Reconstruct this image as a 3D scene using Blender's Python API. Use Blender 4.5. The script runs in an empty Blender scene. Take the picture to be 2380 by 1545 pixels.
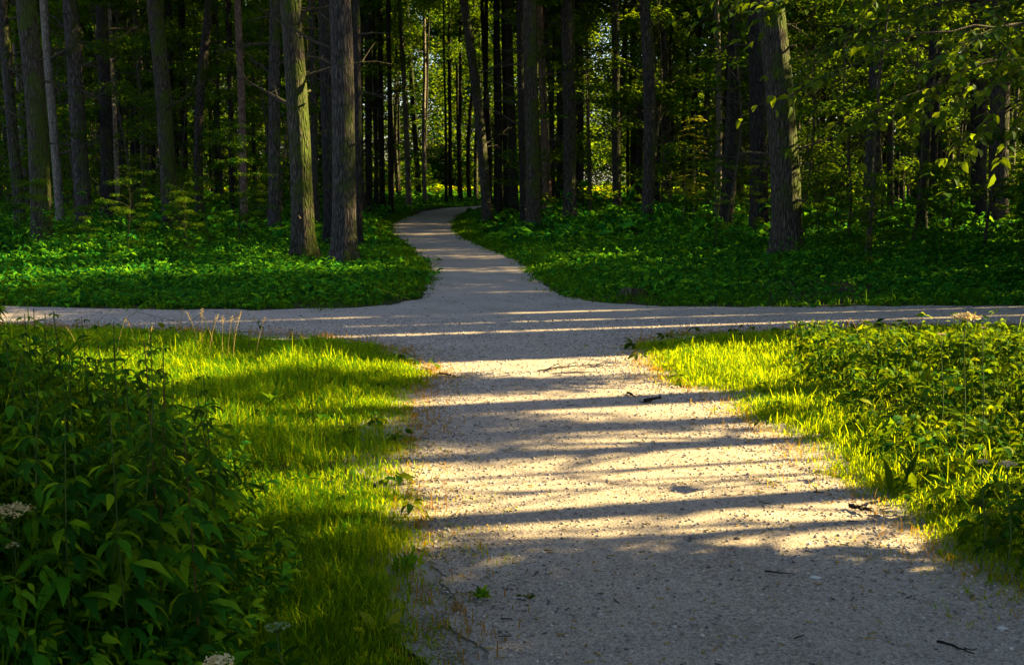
import bpy, math, random
import numpy as np
from mathutils import Vector, Matrix

# ------------------------------------------------------------------ camera, sky, sun, exposure
sc = bpy.context.scene
col = sc.collection
R = math.radians
F, UC, VC = 2600.0, 1190.0, 772.5          # focal length and centre, in units of a 2380 x 1545 picture
PITCH = math.atan((VC - 420.0) / F)
EYE = 1.6
cam_d = bpy.data.cameras.new('camera')
cam = bpy.data.objects.new('camera', cam_d); col.objects.link(cam)
cam.location = (0, 0, EYE); cam.rotation_euler = (math.pi / 2 - PITCH, 0, 0)
cam_d.sensor_width = 36; cam_d.lens = 36 * F / 2380; cam_d.clip_end = 2000; cam_d.clip_start = 0.05
sc.camera = cam

SUN_EL, SUN_AZ = R(28), R(13.5)            # the sun stands to the right and a little beyond
to_sun = Vector((math.cos(SUN_AZ) * math.cos(SUN_EL), math.sin(SUN_AZ) * math.cos(SUN_EL), math.sin(SUN_EL)))
w = bpy.data.worlds.new('World'); sc.world = w; w.use_nodes = True
nt = w.node_tree; bg = nt.nodes['Background']
sky = nt.nodes.new('ShaderNodeTexSky'); sky.sky_type = 'NISHITA'; sky.sun_disc = False
sky.sun_elevation = SUN_EL; sky.sun_rotation = math.pi / 2 - SUN_AZ
nt.links.new(sky.outputs[0], bg.inputs[0]); bg.inputs[1].default_value = 0.052
sl = bpy.data.lights.new('sun', 'SUN'); sl.energy = 5.0; sl.angle = R(0.5); sl.color = (1.0, 0.79, 0.34)
so = bpy.data.objects.new('sun', sl); col.objects.link(so)
so.rotation_euler = to_sun.to_track_quat('Z', 'Y').to_euler(); so.location = (40, 10, 30)
sc.view_settings.view_transform = 'Standard'; sc.view_settings.look = 'None'
sc.view_settings.gamma = 1; sc.view_settings.exposure = 2.58
cy = sc.cycles
cy.max_bounces = 5; cy.diffuse_bounces = 3; cy.glossy_bounces = 1; cy.transmission_bounces = 3
cy.transparent_max_bounces = 4; cy.caustics_reflective = False; cy.caustics_refractive = False
cy.sample_clamp_indirect = 4
sc.render.film_transparent = False

# ------------------------------------------------------------------ picture -> ground
CP, SP = math.cos(PITCH), math.sin(PITCH)
def ray(u, v):
    a, b = (u - UC) / F, -(v - VC) / F
    return (a, CP + b * SP, -SP + b * CP)
def G(u, v, z=0.0):
    r = ray(u, v); t = (z - EYE) / r[2]
    return (r[0] * t, r[1] * t)
def P(u, v, y):
    r = ray(u, v); t = y / r[1]
    return (r[0] * t, y, EYE + r[2] * t)

# ------------------------------------------------------------------ helpers
def tag(o, label=None, cat=None, group=None, kind=None):
    if label: o['label'] = label
    if cat: o['category'] = cat
    if group: o['group'] = group
    if kind: o['kind'] = kind
    return o
def mesh(name, V, T, mat, rnd=None, smooth=False):
    V = np.ascontiguousarray(V, dtype=np.float32); T = np.ascontiguousarray(T, dtype=np.int32)
    me = bpy.data.meshes.new(name)
    me.vertices.add(len(V)); me.vertices.foreach_set('co', V.ravel())
    me.loops.add(T.size); me.loops.foreach_set('vertex_index', T.ravel())
    me.polygons.add(len(T)); me.polygons.foreach_set('loop_start', np.arange(0, T.size, T.shape[1], dtype=np.int32))
    if smooth: me.polygons.foreach_set('use_smooth', np.ones(len(T), dtype=bool))
    if rnd is not None:
        a = me.attributes.new('rnd', 'FLOAT', 'POINT'); a.data.foreach_set('value', np.ascontiguousarray(rnd, dtype=np.float32))
    me.update(calc_edges=True); me.validate()
    me.materials.append(mat)
    return me
def link(name, me, parent=None, loc=None):
    o = bpy.data.objects.new(name, me); col.objects.link(o)
    if parent is not None: o.parent = parent
    if loc is not None: o.location = loc
    return o
def root(name, loc, rz=0.0):
    o = bpy.data.objects.new(name, None); col.objects.link(o); o.location = loc; o.rotation_euler = (0, 0, rz)
    o.empty_display_size = 0.2
    return o
def copy_tree(o, parent=None):
    c = o.copy(); col.objects.link(c)
    if parent is not None: c.parent = parent
    for ch in [x for x in KIDS.get(o.name, [])]:
        copy_tree(ch, c)
    return c
KIDS = {}
def kid(o, parent): KIDS.setdefault(parent.name, []).append(o); return o

class Acc:
    """collects vertex / triangle arrays into one mesh"""
    def __init__(s): s.V, s.T, s.R, s.n = [], [], [], 0
    def add(s, V, T, rnd=None):
        V = np.asarray(V, dtype=np.float32)
        s.V.append(V); s.T.append(np.asarray(T, dtype=np.int32) + s.n); s.n += len(V)
        s.R.append(np.asarray(rnd, dtype=np.float32) if rnd is not None else np.full(len(V), 0.5, np.float32))
    def mesh(s, name, mat, smooth=False):
        return mesh(name, np.concatenate(s.V), np.concatenate(s.T), mat, np.concatenate(s.R), smooth)

def tube(pts, rad, sides=8, noise=0.0, rng=None, flare=None, cap=True):
    """tapered tube along a polyline -> verts, tris"""
    pts = np.asarray(pts, float); n = len(pts)
    d = np.gradient(pts, axis=0); d /= np.linalg.norm(d, axis=1)[:, None] + 1e-9
    ref = np.array([0.0, 1.0, 0.0]) if abs(d[0][2]) > 0.7 else np.array([0.0, 0.0, 1.0])
    a = np.cross(d, ref); a /= np.linalg.norm(a, axis=1)[:, None] + 1e-9
    b = np.cross(d, a)
    th = np.linspace(0, 2 * np.pi, sides, endpoint=False)
    r = np.asarray(rad, float)[:, None] * np.ones((1, sides))
    if noise and rng is not None: r = r * (1 + noise * rng.standard_normal(r.shape))
    if flare is not None: r = r * (1 + flare)
    V = pts[:, None, :] + r[..., None] * (np.cos(th)[None, :, None] * a[:, None, :] + np.sin(th)[None, :, None] * b[:, None, :])
    V = V.reshape(-1, 3)
    i = np.arange(n - 1)[:, None] * sides; j = np.arange(sides)[None, :]; j2 = (j + 1) % sides
    A, B, C, D = i + j, i + j2, i + sides + j2, i + sides + j
    T = np.concatenate([np.stack([A, B, C], -1).reshape(-1, 3), np.stack([A, C, D], -1).reshape(-1, 3)])
    if cap:
        V = np.vstack([V, pts[-1]]); k = len(V) - 1; o = (n - 1) * sides
        T = np.vstack([T, np.stack([o + np.arange(sides), o + (np.arange(sides) + 1) % sides, np.full(sides, k)], -1)])
    return V, T

def norm(a): return a / (np.linalg.norm(a, axis=-1, keepdims=True) + 1e-9)
def leaves(pos, d, nrm, L, W, rng, kind='kite', fold=0.25, droop=0.2):
    """n leaves: base point, direction, normal, length, width"""
    n = len(pos); d = norm(d); s = norm(np.cross(d, nrm)); up = np.cross(s, d)
    L = np.broadcast_to(L, (n,))[:, None]; W = np.broadcast_to(W, (n,))[:, None]
    if kind == 'kite':
        prof = [(0, 0, 0), (0.42, 0.5, fold * .5), (1, 0, -droop), (0.42, -0.5, fold * .5)]
        tri = [(0, 1, 2), (0, 2, 3)]
    else:
        prof = [(0, 0, 0), (.28, .44, fold * .45), (.62, .40, fold * .35 - droop * .3), (1, 0, -droop), (.62, -.40, fold * .35 - droop * .3), (.28, -.44, fold * .45),
                (.28, 0, 0.03), (.62, 0, -droop * .3)]
        tri = [(0, 1, 6), (1, 2, 7), (1, 7, 6), (2, 3, 7), (0, 6, 5), (6, 7, 5), (7, 4, 5), (7, 3, 4)]
    V = np.stack([pos + d * L * p[0] + s * W * p[1] + up * (W * p[2] if abs(p[1]) > 0 else L * p[2]) for p in prof], 1)
    k = len(prof)
    T = (np.arange(n)[:, None, None] * k + np.array(tri)[None]).reshape(-1, 3)
    rnd = np.repeat(rng.random(n), k)
    return V.reshape(-1, 3), T, rnd
def rand_dirs(rng, n, flat=0.5):
    v = rng.standard_normal((n, 3)); v[:, 2] *= flat; return norm(v)
def up_normals(rng, n, spread=0.6):
    v = rng.standard_normal((n, 3)) * spread; v[:, 2] = 1; return norm(v)

# ------------------------------------------------------------------ materials
def new_mat(name):
    m = bpy.data.materials.new(name); m.use_nodes = True
    t = m.node_tree; t.nodes.clear()
    out = t.nodes.new('ShaderNodeOutputMaterial')
    return m, t, out
def N(t, typ, **kw):
    n = t.nodes.new(typ)
    for k, v in kw.items():
        if k.startswith('i_'):
            key = k[2:]; n.inputs[int(key) if key.isdigit() else key].default_value = v
        else: setattr(n, k, v)
    return n
def ramp(t, stops, src):
    r = t.nodes.new('ShaderNodeValToRGB'); e = r.color_ramp.elements
    while len(e) < len(stops): e.new(0.5)
    for x, (p, c) in zip(e, stops): x.position = p; x.color = (*c, 1)
    t.links.new(src, r.inputs[0]); return r
def leaf_mat(name, stops, trans, tmix=0.45, gloss=0.12, patch=None, tf=.35):
    m, t, out = new_mat(name); lk = t.links.new
    at = N(t, 'ShaderNodeAttribute', attribute_name='rnd')
    r = ramp(t, stops, at.outputs['Fac'])
    oi = N(t, 'ShaderNodeObjectInfo'); hs = N(t, 'ShaderNodeHueSaturation')
    mr = N(t, 'ShaderNodeMapRange'); mr.inputs[3].default_value = 0.75; mr.inputs[4].default_value = 1.25
    lk(oi.outputs['Random'], mr.inputs[0]); lk(mr.outputs[0], hs.inputs['Value']); lk(r.outputs[0], hs.inputs['Color'])
    base = hs.outputs[0]; tc_col = None
    if patch:
        tc = N(t, 'ShaderNodeTexCoord'); nz = N(t, 'ShaderNodeTexNoise', i_Scale=patch[0], i_Detail=3.0)
        lk(tc.outputs['Object'], nz.inputs['Vector'])
        mp = N(t, 'ShaderNodeMapRange'); mp.inputs[1].default_value = .42; mp.inputs[2].default_value = .62
        lk(nz.outputs['Fac'], mp.inputs[0])
        mx = N(t, 'ShaderNodeMix', data_type='RGBA'); mx.inputs[7].default_value = (*patch[1], 1)
        ml = N(t, 'ShaderNodeMath', operation='MULTIPLY'); ml.inputs[1].default_value = patch[2]
        lk(mp.outputs[0], ml.inputs[0]); lk(ml.outputs[0], mx.inputs[0]); lk(base, mx.inputs[6]); base = mx.outputs[2]
    p = N(t, 'ShaderNodeBsdfPrincipled', i_Roughness=0.6); p.inputs['Specular IOR Level'].default_value = gloss * .5
    lk(base, p.inputs['Base Color'])
    tr = N(t, 'ShaderNodeBsdfTranslucent'); mt = N(t, 'ShaderNodeMix', data_type='RGBA', blend_type='MIX'); mt.inputs[0].default_value = tf
    mt.inputs[7].default_value = (*trans, 1)
    ga = N(t, 'ShaderNodeMix', data_type='RGBA'); ga.blend_type = 'MULTIPLY'; ga.inputs[0].default_value = 1
    ga.inputs[7].default_value = (3.0, 2.5, .8, 1); lk(base, ga.inputs[6]); lk(ga.outputs[2], mt.inputs[6])
    lk(mt.outputs[2], tr.inputs[0])
    mx = N(t, 'ShaderNodeMixShader'); mx.inputs[0].default_value = tmix
    lk(p.outputs[0], mx.inputs[1]); lk(tr.outputs[0], mx.inputs[2]); lk(mx.outputs[0], out.inputs[0])
    return m
M = {}
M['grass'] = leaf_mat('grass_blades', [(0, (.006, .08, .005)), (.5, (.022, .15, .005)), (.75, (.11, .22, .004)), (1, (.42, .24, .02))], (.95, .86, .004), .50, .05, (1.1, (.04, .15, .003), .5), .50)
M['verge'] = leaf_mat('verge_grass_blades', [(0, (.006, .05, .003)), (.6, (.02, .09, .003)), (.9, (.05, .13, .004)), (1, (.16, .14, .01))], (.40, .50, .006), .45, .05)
M['drygrass'] = leaf_mat('dry_grass_blades', [(0, (.11, .12, .006)), (.5, (.24, .14, .01)), (1, (.32, .16, .02))], (.6, .36, .01), .4)
M['herb'] = leaf_mat('herb_leaves', [(0, (.003, .035, .003)), (.5, (.012, .07, .003)), (.8, (.04, .12, .003)), (1, (.16, .18, .004))], (.52, .56, .004), .30, .06)
M['herb_dark'] = leaf_mat('tall_herb_leaves', [(0, (.004, .035, .005)), (.45, (.015, .11, .012)), (.75, (.05, .20, .012)), (1, (.20, .32, .01))], (.60, .62, .008), .42, .08)
M['cover'] = leaf_mat('ground_cover_leaves', [(0, (.002, .026, .005)), (.4, (.008, .09, .012)), (.75, (.03, .20, .018)), (1, (.15, .38, .014))], (.28, .44, .006), .32, .05)
M['canopy'] = leaf_mat('canopy_leaves', [(0, (.002, .018, .003)), (.6, (.005, .055, .007)), (.88, (.02, .11, .008)), (1, (.12, .20, .006))], (.50, .56, .006), .42, .05)
M['bough'] = leaf_mat('bough_leaves', [(0, (.004, .03, .003)), (.7, (.010, .055, .004)), (1, (.06, .11, .004))], (.55, .62, .01), .40, .10)
M['rowan'] = leaf_mat('sapling_leaves', [(0, (.06, .14, .008)), (1, (.24, .26, .02))], (.80, .66, .03), .5, .1)  # sunlit gold of the rowans is put into the leaf colour

def bark(name, c0, c1, moss, mossy, scale=1.0):
    m, t, out = new_mat(name); lk = t.links.new
    tc = N(t, 'ShaderNodeTexCoord'); mp = N(t, 'ShaderNodeMapping'); mp.inputs['Scale'].default_value = (1, 1, .22)
    lk(tc.outputs['Object'], mp.inputs[0])
    vo = N(t, 'ShaderNodeTexVoronoi', i_Scale=17.0 * scale, feature='DISTANCE_TO_EDGE'); nz0 = N(t, 'ShaderNodeTexNoise', i_Scale=9.0, i_Detail=4.0)
    lk(mp.outputs[0], nz0.inputs[0])
    ad = N(t, 'ShaderNodeVectorMath', operation='ADD'); scn = N(t, 'ShaderNodeVectorMath', operation='SCALE'); scn.inputs[3].default_value = .10
    lk(nz0.outputs['Color'], scn.inputs[0]); lk(mp.outputs[0], ad.inputs[0]); lk(scn.outputs[0], ad.inputs[1]); lk(ad.outputs[0], vo.inputs['Vector'])
    nz = N(t, 'ShaderNodeTexNoise', i_Scale=38.0 * scale, i_Detail=6.0, i_Roughness=.65); lk(mp.outputs[0], nz.inputs['Vector'])
    r = ramp(t, [(0.0, tuple(x * .25 for x in c0)), (.12, c0), (.6, c1), (1, tuple(min(1, x * 1.5) for x in c1))], vo.outputs['Distance'])
    r.color_ramp.elements[1].position = .06; r.color_ramp.elements[2].position = .3
    r2 = ramp(t, [(.38, tuple(x * .5 for x in c0)), (.62, c1)], nz.outputs['Fac'])
    mx = N(t, 'ShaderNodeMix', data_type='RGBA'); mx.inputs[0].default_value = .55
    lk(r.outputs[0], mx.inputs[6]); lk(r2.outputs[0], mx.inputs[7])
    nm = N(t, 'ShaderNodeTexNoise', i_Scale=1.6, i_Detail=5.0, i_Roughness=.7); lk(tc.outputs['Object'], nm.inputs['Vector'])
    ge = N(t, 'ShaderNodeNewGeometry'); dp = N(t, 'ShaderNodeVectorMath', operation='DOT_PRODUCT'); dp.inputs[1].default_value = (.75, -.4, .2)
    lk(ge.outputs['Normal'], dp.inputs[0])
    ma = N(t, 'ShaderNodeMath', operation='MULTIPLY_ADD'); ma.inputs[1].default_value = .14; lk(dp.outputs['Value'], ma.inputs[0]); lk(nm.outputs['Fac'], ma.inputs[2])
    mr = N(t, 'ShaderNodeMapRange'); mr.inputs[1].default_value = .66 - mossy * .3; mr.inputs[2].default_value = .80 - mossy * .3
    lk(ma.outputs[0], mr.inputs[0])
    m2 = N(t, 'ShaderNodeMix', data_type='RGBA'); m2.inputs[7].default_value = (*moss, 1)
    mf = N(t, 'ShaderNodeMath', operation='MULTIPLY'); mf.inputs[1].default_value = .85; lk(mr.outputs[0], mf.inputs[0])
    lk(mf.outputs[0], m2.inputs[0]); lk(mx.outputs[2], m2.inputs[6])
    p = N(t, 'ShaderNodeBsdfPrincipled', i_Roughness=.9); p.inputs['Specular IOR Level'].default_value = .15
    lk(m2.outputs[2], p.inputs['Base Color'])
    bm = N(t, 'ShaderNodeBump', i_Strength=1.0, i_Distance=.05)
    hm = N(t, 'ShaderNodeMath', operation='MULTIPLY_ADD'); hm.inputs[1].default_value = .6; lk(nz.outputs['Fac'], hm.inputs[0])
    cl = N(t, 'ShaderNodeMath', operation='MINIMUM'); cl.inputs[1].default_value = .3; lk(vo.outputs['Distance'], cl.inputs[0])
    c2 = N(t, 'ShaderNodeMath', operation='MULTIPLY'); c2.inputs[1].default_value = 2.2; lk(cl.outputs[0], c2.inputs[0]); lk(c2.outputs[0], hm.inputs[2])
    lk(hm.outputs[0], bm.inputs['Height']); lk(bm.outputs[0], p.inputs['Normal'])
    lk(p.outputs[0], out.inputs[0]); return m
MOSS = (.045, .070, .004)
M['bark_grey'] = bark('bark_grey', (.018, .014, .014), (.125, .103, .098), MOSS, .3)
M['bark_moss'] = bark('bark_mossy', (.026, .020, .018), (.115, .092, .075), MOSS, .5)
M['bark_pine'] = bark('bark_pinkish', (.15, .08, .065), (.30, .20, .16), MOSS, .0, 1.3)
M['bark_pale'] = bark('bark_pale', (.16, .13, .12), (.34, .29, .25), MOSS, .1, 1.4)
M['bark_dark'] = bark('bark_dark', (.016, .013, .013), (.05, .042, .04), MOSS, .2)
M['twig'] = bark('twig_bark', (.08, .065, .05), (.18, .15, .11), MOSS, .3, 3)
def plain(name, c0, c1, sc_=20, rough=.8):
    m, t, out = new_mat(name); tc = N(t, 'ShaderNodeTexCoord'); nz = N(t, 'ShaderNodeTexNoise', i_Scale=sc_, i_Detail=4.0)
    t.links.new(tc.outputs['Object'], nz.inputs['Vector']); r = ramp(t, [(.35, c0), (.65, c1)], nz.outputs['Fac'])
    p = N(t, 'ShaderNodeBsdfPrincipled', i_Roughness=rough); p.inputs['Specular IOR Level'].default_value = .25
    t.links.new(r.outputs[0], p.inputs['Base Color']); t.links.new(p.outputs[0], out.inputs[0]); return m
M['stem'] = plain('green_stem', (.03, .07, .01), (.08, .11, .02))
M['redstem'] = plain('reddish_stem', (.10, .035, .02), (.13, .07, .025))
M['petal'] = plain('sun_tinted_umbel', (.78, .55, .24), (.88, .74, .48), 60)  # white petals with warm sunlight mixed into the colour
M['seed'] = plain('seed_heads', (.26, .18, .05), (.42, .28, .09), 60)
M['stone_w'] = plain('white_stone', (.5, .48, .48), (.7, .68, .68))
M['stone_d'] = plain('dark_stone', (.05, .045, .045), (.10, .09, .09))

def ground_mat():
    m, t, out = new_mat('forest_soil'); lk = t.links.new
    tc = N(t, 'ShaderNodeTexCoord')
    n1 = N(t, 'ShaderNodeTexNoise', i_Scale=1.2, i_Detail=6.0); n2 = N(t, 'ShaderNodeTexNoise', i_Scale=45.0, i_Detail=6.0)
    lk(tc.outputs['Object'], n1.inputs['Vector']); lk(tc.outputs['Object'], n2.inputs['Vector'])
    r = ramp(t, [(.35, (.015, .03, .008)), (.65, (.05, .04, .02))], n1.outputs['Fac'])
    r2 = ramp(t, [(.35, (.02, .02, .010)), (.7, (.11, .085, .05))], n2.outputs['Fac'])
    mx = N(t, 'ShaderNodeMix', data_type='RGBA'); mx.inputs[0].default_value = .5
    lk(r.outputs[0], mx.inputs[6]); lk(r2.outputs[0], mx.inputs[7])
    p = N(t, 'ShaderNodeBsdfPrincipled', i_Roughness=.95); p.inputs['Specular IOR Level'].default_value = .1
    bm = N(t, 'ShaderNodeBump', i_Strength=.8, i_Distance=.03); lk(n2.outputs['Fac'], bm.inputs['Height']); lk(bm.outputs[0], p.inputs['Normal'])
    lk(mx.outputs[2], p.inputs['Base Color']); lk(p.outputs[0], out.inputs[0]); return m
def path_mat():
    m, t, out = new_mat('crushed_stone_path'); lk = t.links.new
    tc = N(t, 'ShaderNodeTexCoord'); O = tc.outputs['Object']
    def nz(s, d=5.0, r=.6):
        n = N(t, 'ShaderNodeTexNoise', i_Scale=s, i_Detail=d, i_Roughness=r); lk(O, n.inputs['Vector']); return n.outputs['Fac']
    big, mid, fine = nz(.9), nz(9, 6, .7), nz(120, 4, .7)
    vo = N(t, 'ShaderNodeTexVoronoi', i_Scale=75.0); lk(O, vo.inputs['Vector'])
    r1 = ramp(t, [(.3, (.46, .385, .335)), (.7, (.36, .305, .275))], big)
    r2 = ramp(t, [(.25, (.18, .15, .14)), (.45, (.41, .345, .31)), (.75, (.52, .44, .38))], mid)
    a = N(t, 'ShaderNodeMix', data_type='RGBA'); a.inputs[0].default_value = .45; lk(r1.outputs[0], a.inputs[6]); lk(r2.outputs[0], a.inputs[7])
    r3 = ramp(t, [(.34, (.20, .18, .19)), (.5, (.92, .91, .93)), (.70, (1.35, 1.32, 1.28))], fine)
    b = N(t, 'ShaderNodeMix', data_type='RGBA', blend_type='MULTIPLY'); b.inputs[0].default_value = .75; lk(a.outputs[2], b.inputs[6]); lk(r3.outputs[0], b.inputs[7])
    r4 = ramp(t, [(.0, (.55, .50, .50)), (.5, (1, 1, 1)), (1, (1.25, 1.2, 1.15))], vo.outputs['Color'])
    c = N(t, 'ShaderNodeMix', data_type='RGBA', blend_type='MULTIPLY'); c.inputs[0].default_value = .6; lk(b.outputs[2], c.inputs[6]); lk(r4.outputs[0], c.inputs[7])
    g1 = nz(55, 5, .75); g2 = nz(1.7, 3, .5)
    gm = N(t, 'ShaderNodeMath', operation='MULTIPLY_ADD'); gm.inputs[1].default_value = .35; lk(g2, gm.inputs[0]); lk(g1, gm.inputs[2])
    r5 = ramp(t, [(.56, (.30, .28, .26)), (.66, (1, 1, 1)), (.80, (1.1, 1.08, 1.06))], gm.outputs[0])
    c2_ = N(t, 'ShaderNodeMix', data_type='RGBA', blend_type='MULTIPLY'); c2_.inputs[0].default_value = .45; lk(c.outputs[2], c2_.inputs[6]); lk(r5.outputs[0], c2_.inputs[7]); c = c2_
    p = N(t, 'ShaderNodeBsdfPrincipled', i_Roughness=.95); p.inputs['Specular IOR Level'].default_value = .12
    lk(c.outputs[2], p.inputs['Base Color'])
    h = N(t, 'ShaderNodeMath', operation='MULTIPLY_ADD'); h.inputs[1].default_value = .5; lk(fine, h.inputs[0]); lk(mid, h.inputs[2])
    h2 = N(t, 'ShaderNodeMath', operation='SUBTRACT'); lk(h.outputs[0], h2.inputs[0]); lk(vo.outputs['Distance'], h2.inputs[1])
    bm = N(t, 'ShaderNodeBump', i_Strength=.6, i_Distance=.007); lk(h2.outputs[0], bm.inputs['Height']); lk(bm.outputs[0], p.inputs['Normal'])
    lk(p.outputs[0], out.inputs[0]); return m
M['soil'] = ground_mat(); M['path'] = path_mat()

# ------------------------------------------------------------------ ground and path
rng = np.random.default_rng(7); random.seed(7)
LEFT_NEAR = [(1130, 1545), (1070, 1420), (1000, 1330), (990, 1260), (1010, 1200), (960, 1120), (955, 1060), (985, 1000), (975, 955), (1000, 900), (1035, 868), (985, 845), (950, 820), (870, 800), (780, 785), (660, 776), (500, 770), (300, 763), (100, 757), (0, 752)]
LEFT_FAR = [(0, 712), (150, 717), (350, 721), (600, 722), (850, 716), (930, 708), (1000, 690), (1010, 650), (1014, 622), (978, 588), (935, 560), (910, 536), (918, 520), (950, 504), (990, 492), (1045, 483.5)]
RIGHT_FAR = [(1108, 482.5), (1082, 490), (1062, 502), (1050, 520), (1049, 538), (1078, 557), (1146, 586), (1196, 605), (1215, 625), (1230, 645), (1260, 670), (1300, 690), (1400, 705), (1550, 713), (1750, 716), (2000, 713), (2380, 712)]
RIGHT_NEAR = [(2380, 752), (2100, 757), (1900, 762), (1700, 768), (1560, 775), (1480, 790), (1455, 810), (1490, 850), (1530, 885), (1600, 910), (1660, 930), (1690, 960), (1730, 990), (1790, 1020), (1850, 1070), (1910, 1110), (1960, 1150), (2030, 1190), (2090, 1260), (2160, 1300), (2260, 1340), (2380, 1400)]
ln = [G(*p) for p in LEFT_NEAR]; lf = [G(*p) for p in LEFT_FAR]; rf = [G(*p) for p in RIGHT_FAR]; rn = [G(*p) for p in RIGHT_NEAR]
far_end = [(-1.5, 73), (3.5, 80), (14, 86), (15, 84.5), (5, 78), (.8, 71.5)]
POLY = np.array([(-.35, 2.6), (-.9, 0), (-1, -8)][::-1] + ln + [(-14, 12.7), (-30, 13.6), (-30, 15.8), (-14, 14.9)] + lf + far_end + rf + [(14, 14.6), (30, 15.4), (30, 13.2), (14, 12.6)] + rn + [(2.4, 3.0), (2.6, 0), (2.6, -8)])
def sdist(x, y):
    """signed distance to the path outline, positive off the path"""
    x = np.atleast_1d(x).astype(float); y = np.atleast_1d(y).astype(float)
    A = POLY; B = np.roll(POLY, -1, 0); out = np.empty(len(x))
    for s in range(0, len(x), 40000):
        px, py = x[s:s + 40000, None], y[s:s + 40000, None]
        ex, ey = (B - A)[:, 0], (B - A)[:, 1]
        t = np.clip(((px - A[:, 0]) * ex + (py - A[:, 1]) * ey) / (ex * ex + ey * ey + 1e-9), 0, 1)
        d = np.sqrt(((px - A[:, 0] - t * ex) ** 2 + (py - A[:, 1] - t * ey) ** 2).min(1))
        c = ((A[:, 1] > py) != (B[:, 1] > py)) & (px < (B[:, 0] - A[:, 0]) * (py - A[:, 1]) / (B[:, 1] - A[:, 1] + 1e-12) + A[:, 0])
        ins = c.sum(1) % 2 == 1
        out[s:s + 40000] = np.where(ins, -d, d)
    return out
def vnoise(x, y, f, seed=0):
    """smooth value noise 0..1"""
    r = np.random.default_rng(seed).random((64, 64)); X, Y = x * f, y * f
    xi, yi = np.floor(X).astype(int), np.floor(Y).astype(int); fx, fy = X - xi, Y - yi
    fx, fy = fx * fx * (3 - 2 * fx), fy * fy * (3 - 2 * fy)
    g = lambda a, b: r[a % 64, b % 64]
    return (g(xi, yi) * (1 - fx) + g(xi + 1, yi) * fx) * (1 - fy) + (g(xi, yi + 1) * (1 - fx) + g(xi + 1, yi + 1) * fx) * fy

gx = np.concatenate([[-900, -300, -120], np.linspace(-60, 60, 121), [120, 300, 900]])
gy = np.concatenate([[-900, -200, -40], np.linspace(-10, 130, 141), [180, 400, 900]])
X, Y = np.meshgrid(gx, gy); sdv = sdist(X.ravel(), Y.ravel())
Z = np.clip(sdv - .5, 0, 4) / 4 * (vnoise(X.ravel(), Y.ravel(), .25, 3) - .72) * .16 - .004
nx, ny = len(gx), len(gy)
ii = (np.arange(ny - 1)[:, None] * nx + np.arange(nx - 1)[None]).ravel()
q = np.stack([ii, ii + 1, ii + nx + 1, ii + nx], -1)
me = mesh('ground', np.stack([X.ravel(), Y.ravel(), Z], -1), q, M['soil'], smooth=True)
tag(link('ground', me), kind='structure')

# the path: outline roughened, filled as one sheet
from mathutils.geometry import tessellate_polygon
edge = []
OUTW = 2.6
for i in range(len(POLY)):
    a, b = POLY[i], POLY[(i + 1) % len(POLY)]; L = np.hypot(*(b - a))
    k = max(1, int(L / .07)) if max(a[1], b[1]) < 30 and abs(a[0]) < 12 and abs(b[0]) < 12 and min(a[1], b[1]) > 1 else max(1, int(L / 1.0))
    nrm_ = np.array([-(b - a)[1], (b - a)[0]]) / (L + 1e-9)
    for j in range(k):
        p = a + (b - a) * j / k
        n_ = (vnoise(np.array([p[0]]), np.array([p[1]]), 3.1, 5)[0] - .5) * .16 + (vnoise(np.array([p[0]]), np.array([p[1]]), 11, 6)[0] - .5) * .07 + rng.normal(0, .008)
        edge.append(p + nrm_ * n_ + nrm_ * (.03 if p[1] > 13 else .02 if p[0] < .2 else .07))
edge = np.array(edge)
tris = tessellate_polygon([[Vector((p[0], p[1], 0)) for p in edge]])
me = mesh('path', np.c_[edge, np.full(len(edge), .006)], np.array(tris), M['path'])
tag(link('path', me), kind='structure')

def shoulder_mat():
    m, t, out = new_mat('gritty_earth'); lk = t.links.new; tc = N(t, 'ShaderNodeTexCoord')
    n1 = N(t, 'ShaderNodeTexNoise', i_Scale=60.0, i_Detail=5.0, i_Roughness=.7); n2 = N(t, 'ShaderNodeTexNoise', i_Scale=3.0, i_Detail=5.0); lk(tc.outputs['Object'], n1.inputs['Vector']); lk(tc.outputs['Object'], n2.inputs['Vector'])
    a = N(t, 'ShaderNodeMath', operation='MULTIPLY_ADD'); a.inputs[1].default_value = .6; lk(n2.outputs['Fac'], a.inputs[0]); lk(n1.outputs['Fac'], a.inputs[2])
    r = ramp(t, [(.58, (.06, .05, .03)), (.72, (.19, .16, .12)), (.84, (.38, .33, .31))], a.outputs[0])
    p = N(t, 'ShaderNodeBsdfPrincipled', i_Roughness=.95); bm = N(t, 'ShaderNodeBump', i_Strength=.8, i_Distance=.015); lk(n1.outputs['Fac'], bm.inputs['Height']); lk(bm.outputs[0], p.inputs['Normal'])
    lk(r.outputs[0], p.inputs['Base Color']); lk(p.outputs[0], out.inputs[0]); return m
M['shoulder'] = shoulder_mat()
shp = []
for i in range(0, len(edge), 3):
    a, b = edge[i - 3], edge[(i + 3) % len(edge)]; q = edge[i]; L = np.hypot(*(b - a)) + 1e-9
    n_ = np.array([-(b - a)[1], (b - a)[0]]) / L; wd = .12 + .30 * vnoise(np.array([q[0]]), np.array([q[1]]), 1.4, 51)[0] if q[1] < 13 else .06
    shp.append(q + n_ * wd)
shp = np.array(shp); tris = tessellate_polygon([[Vector((p[0], p[1], 0)) for p in shp]])
tag(link('path_shoulder', mesh('path_shoulder', np.c_[shp, np.full(len(shp), .001)], np.array(tris), M['shoulder'])), kind='structure')

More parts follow.
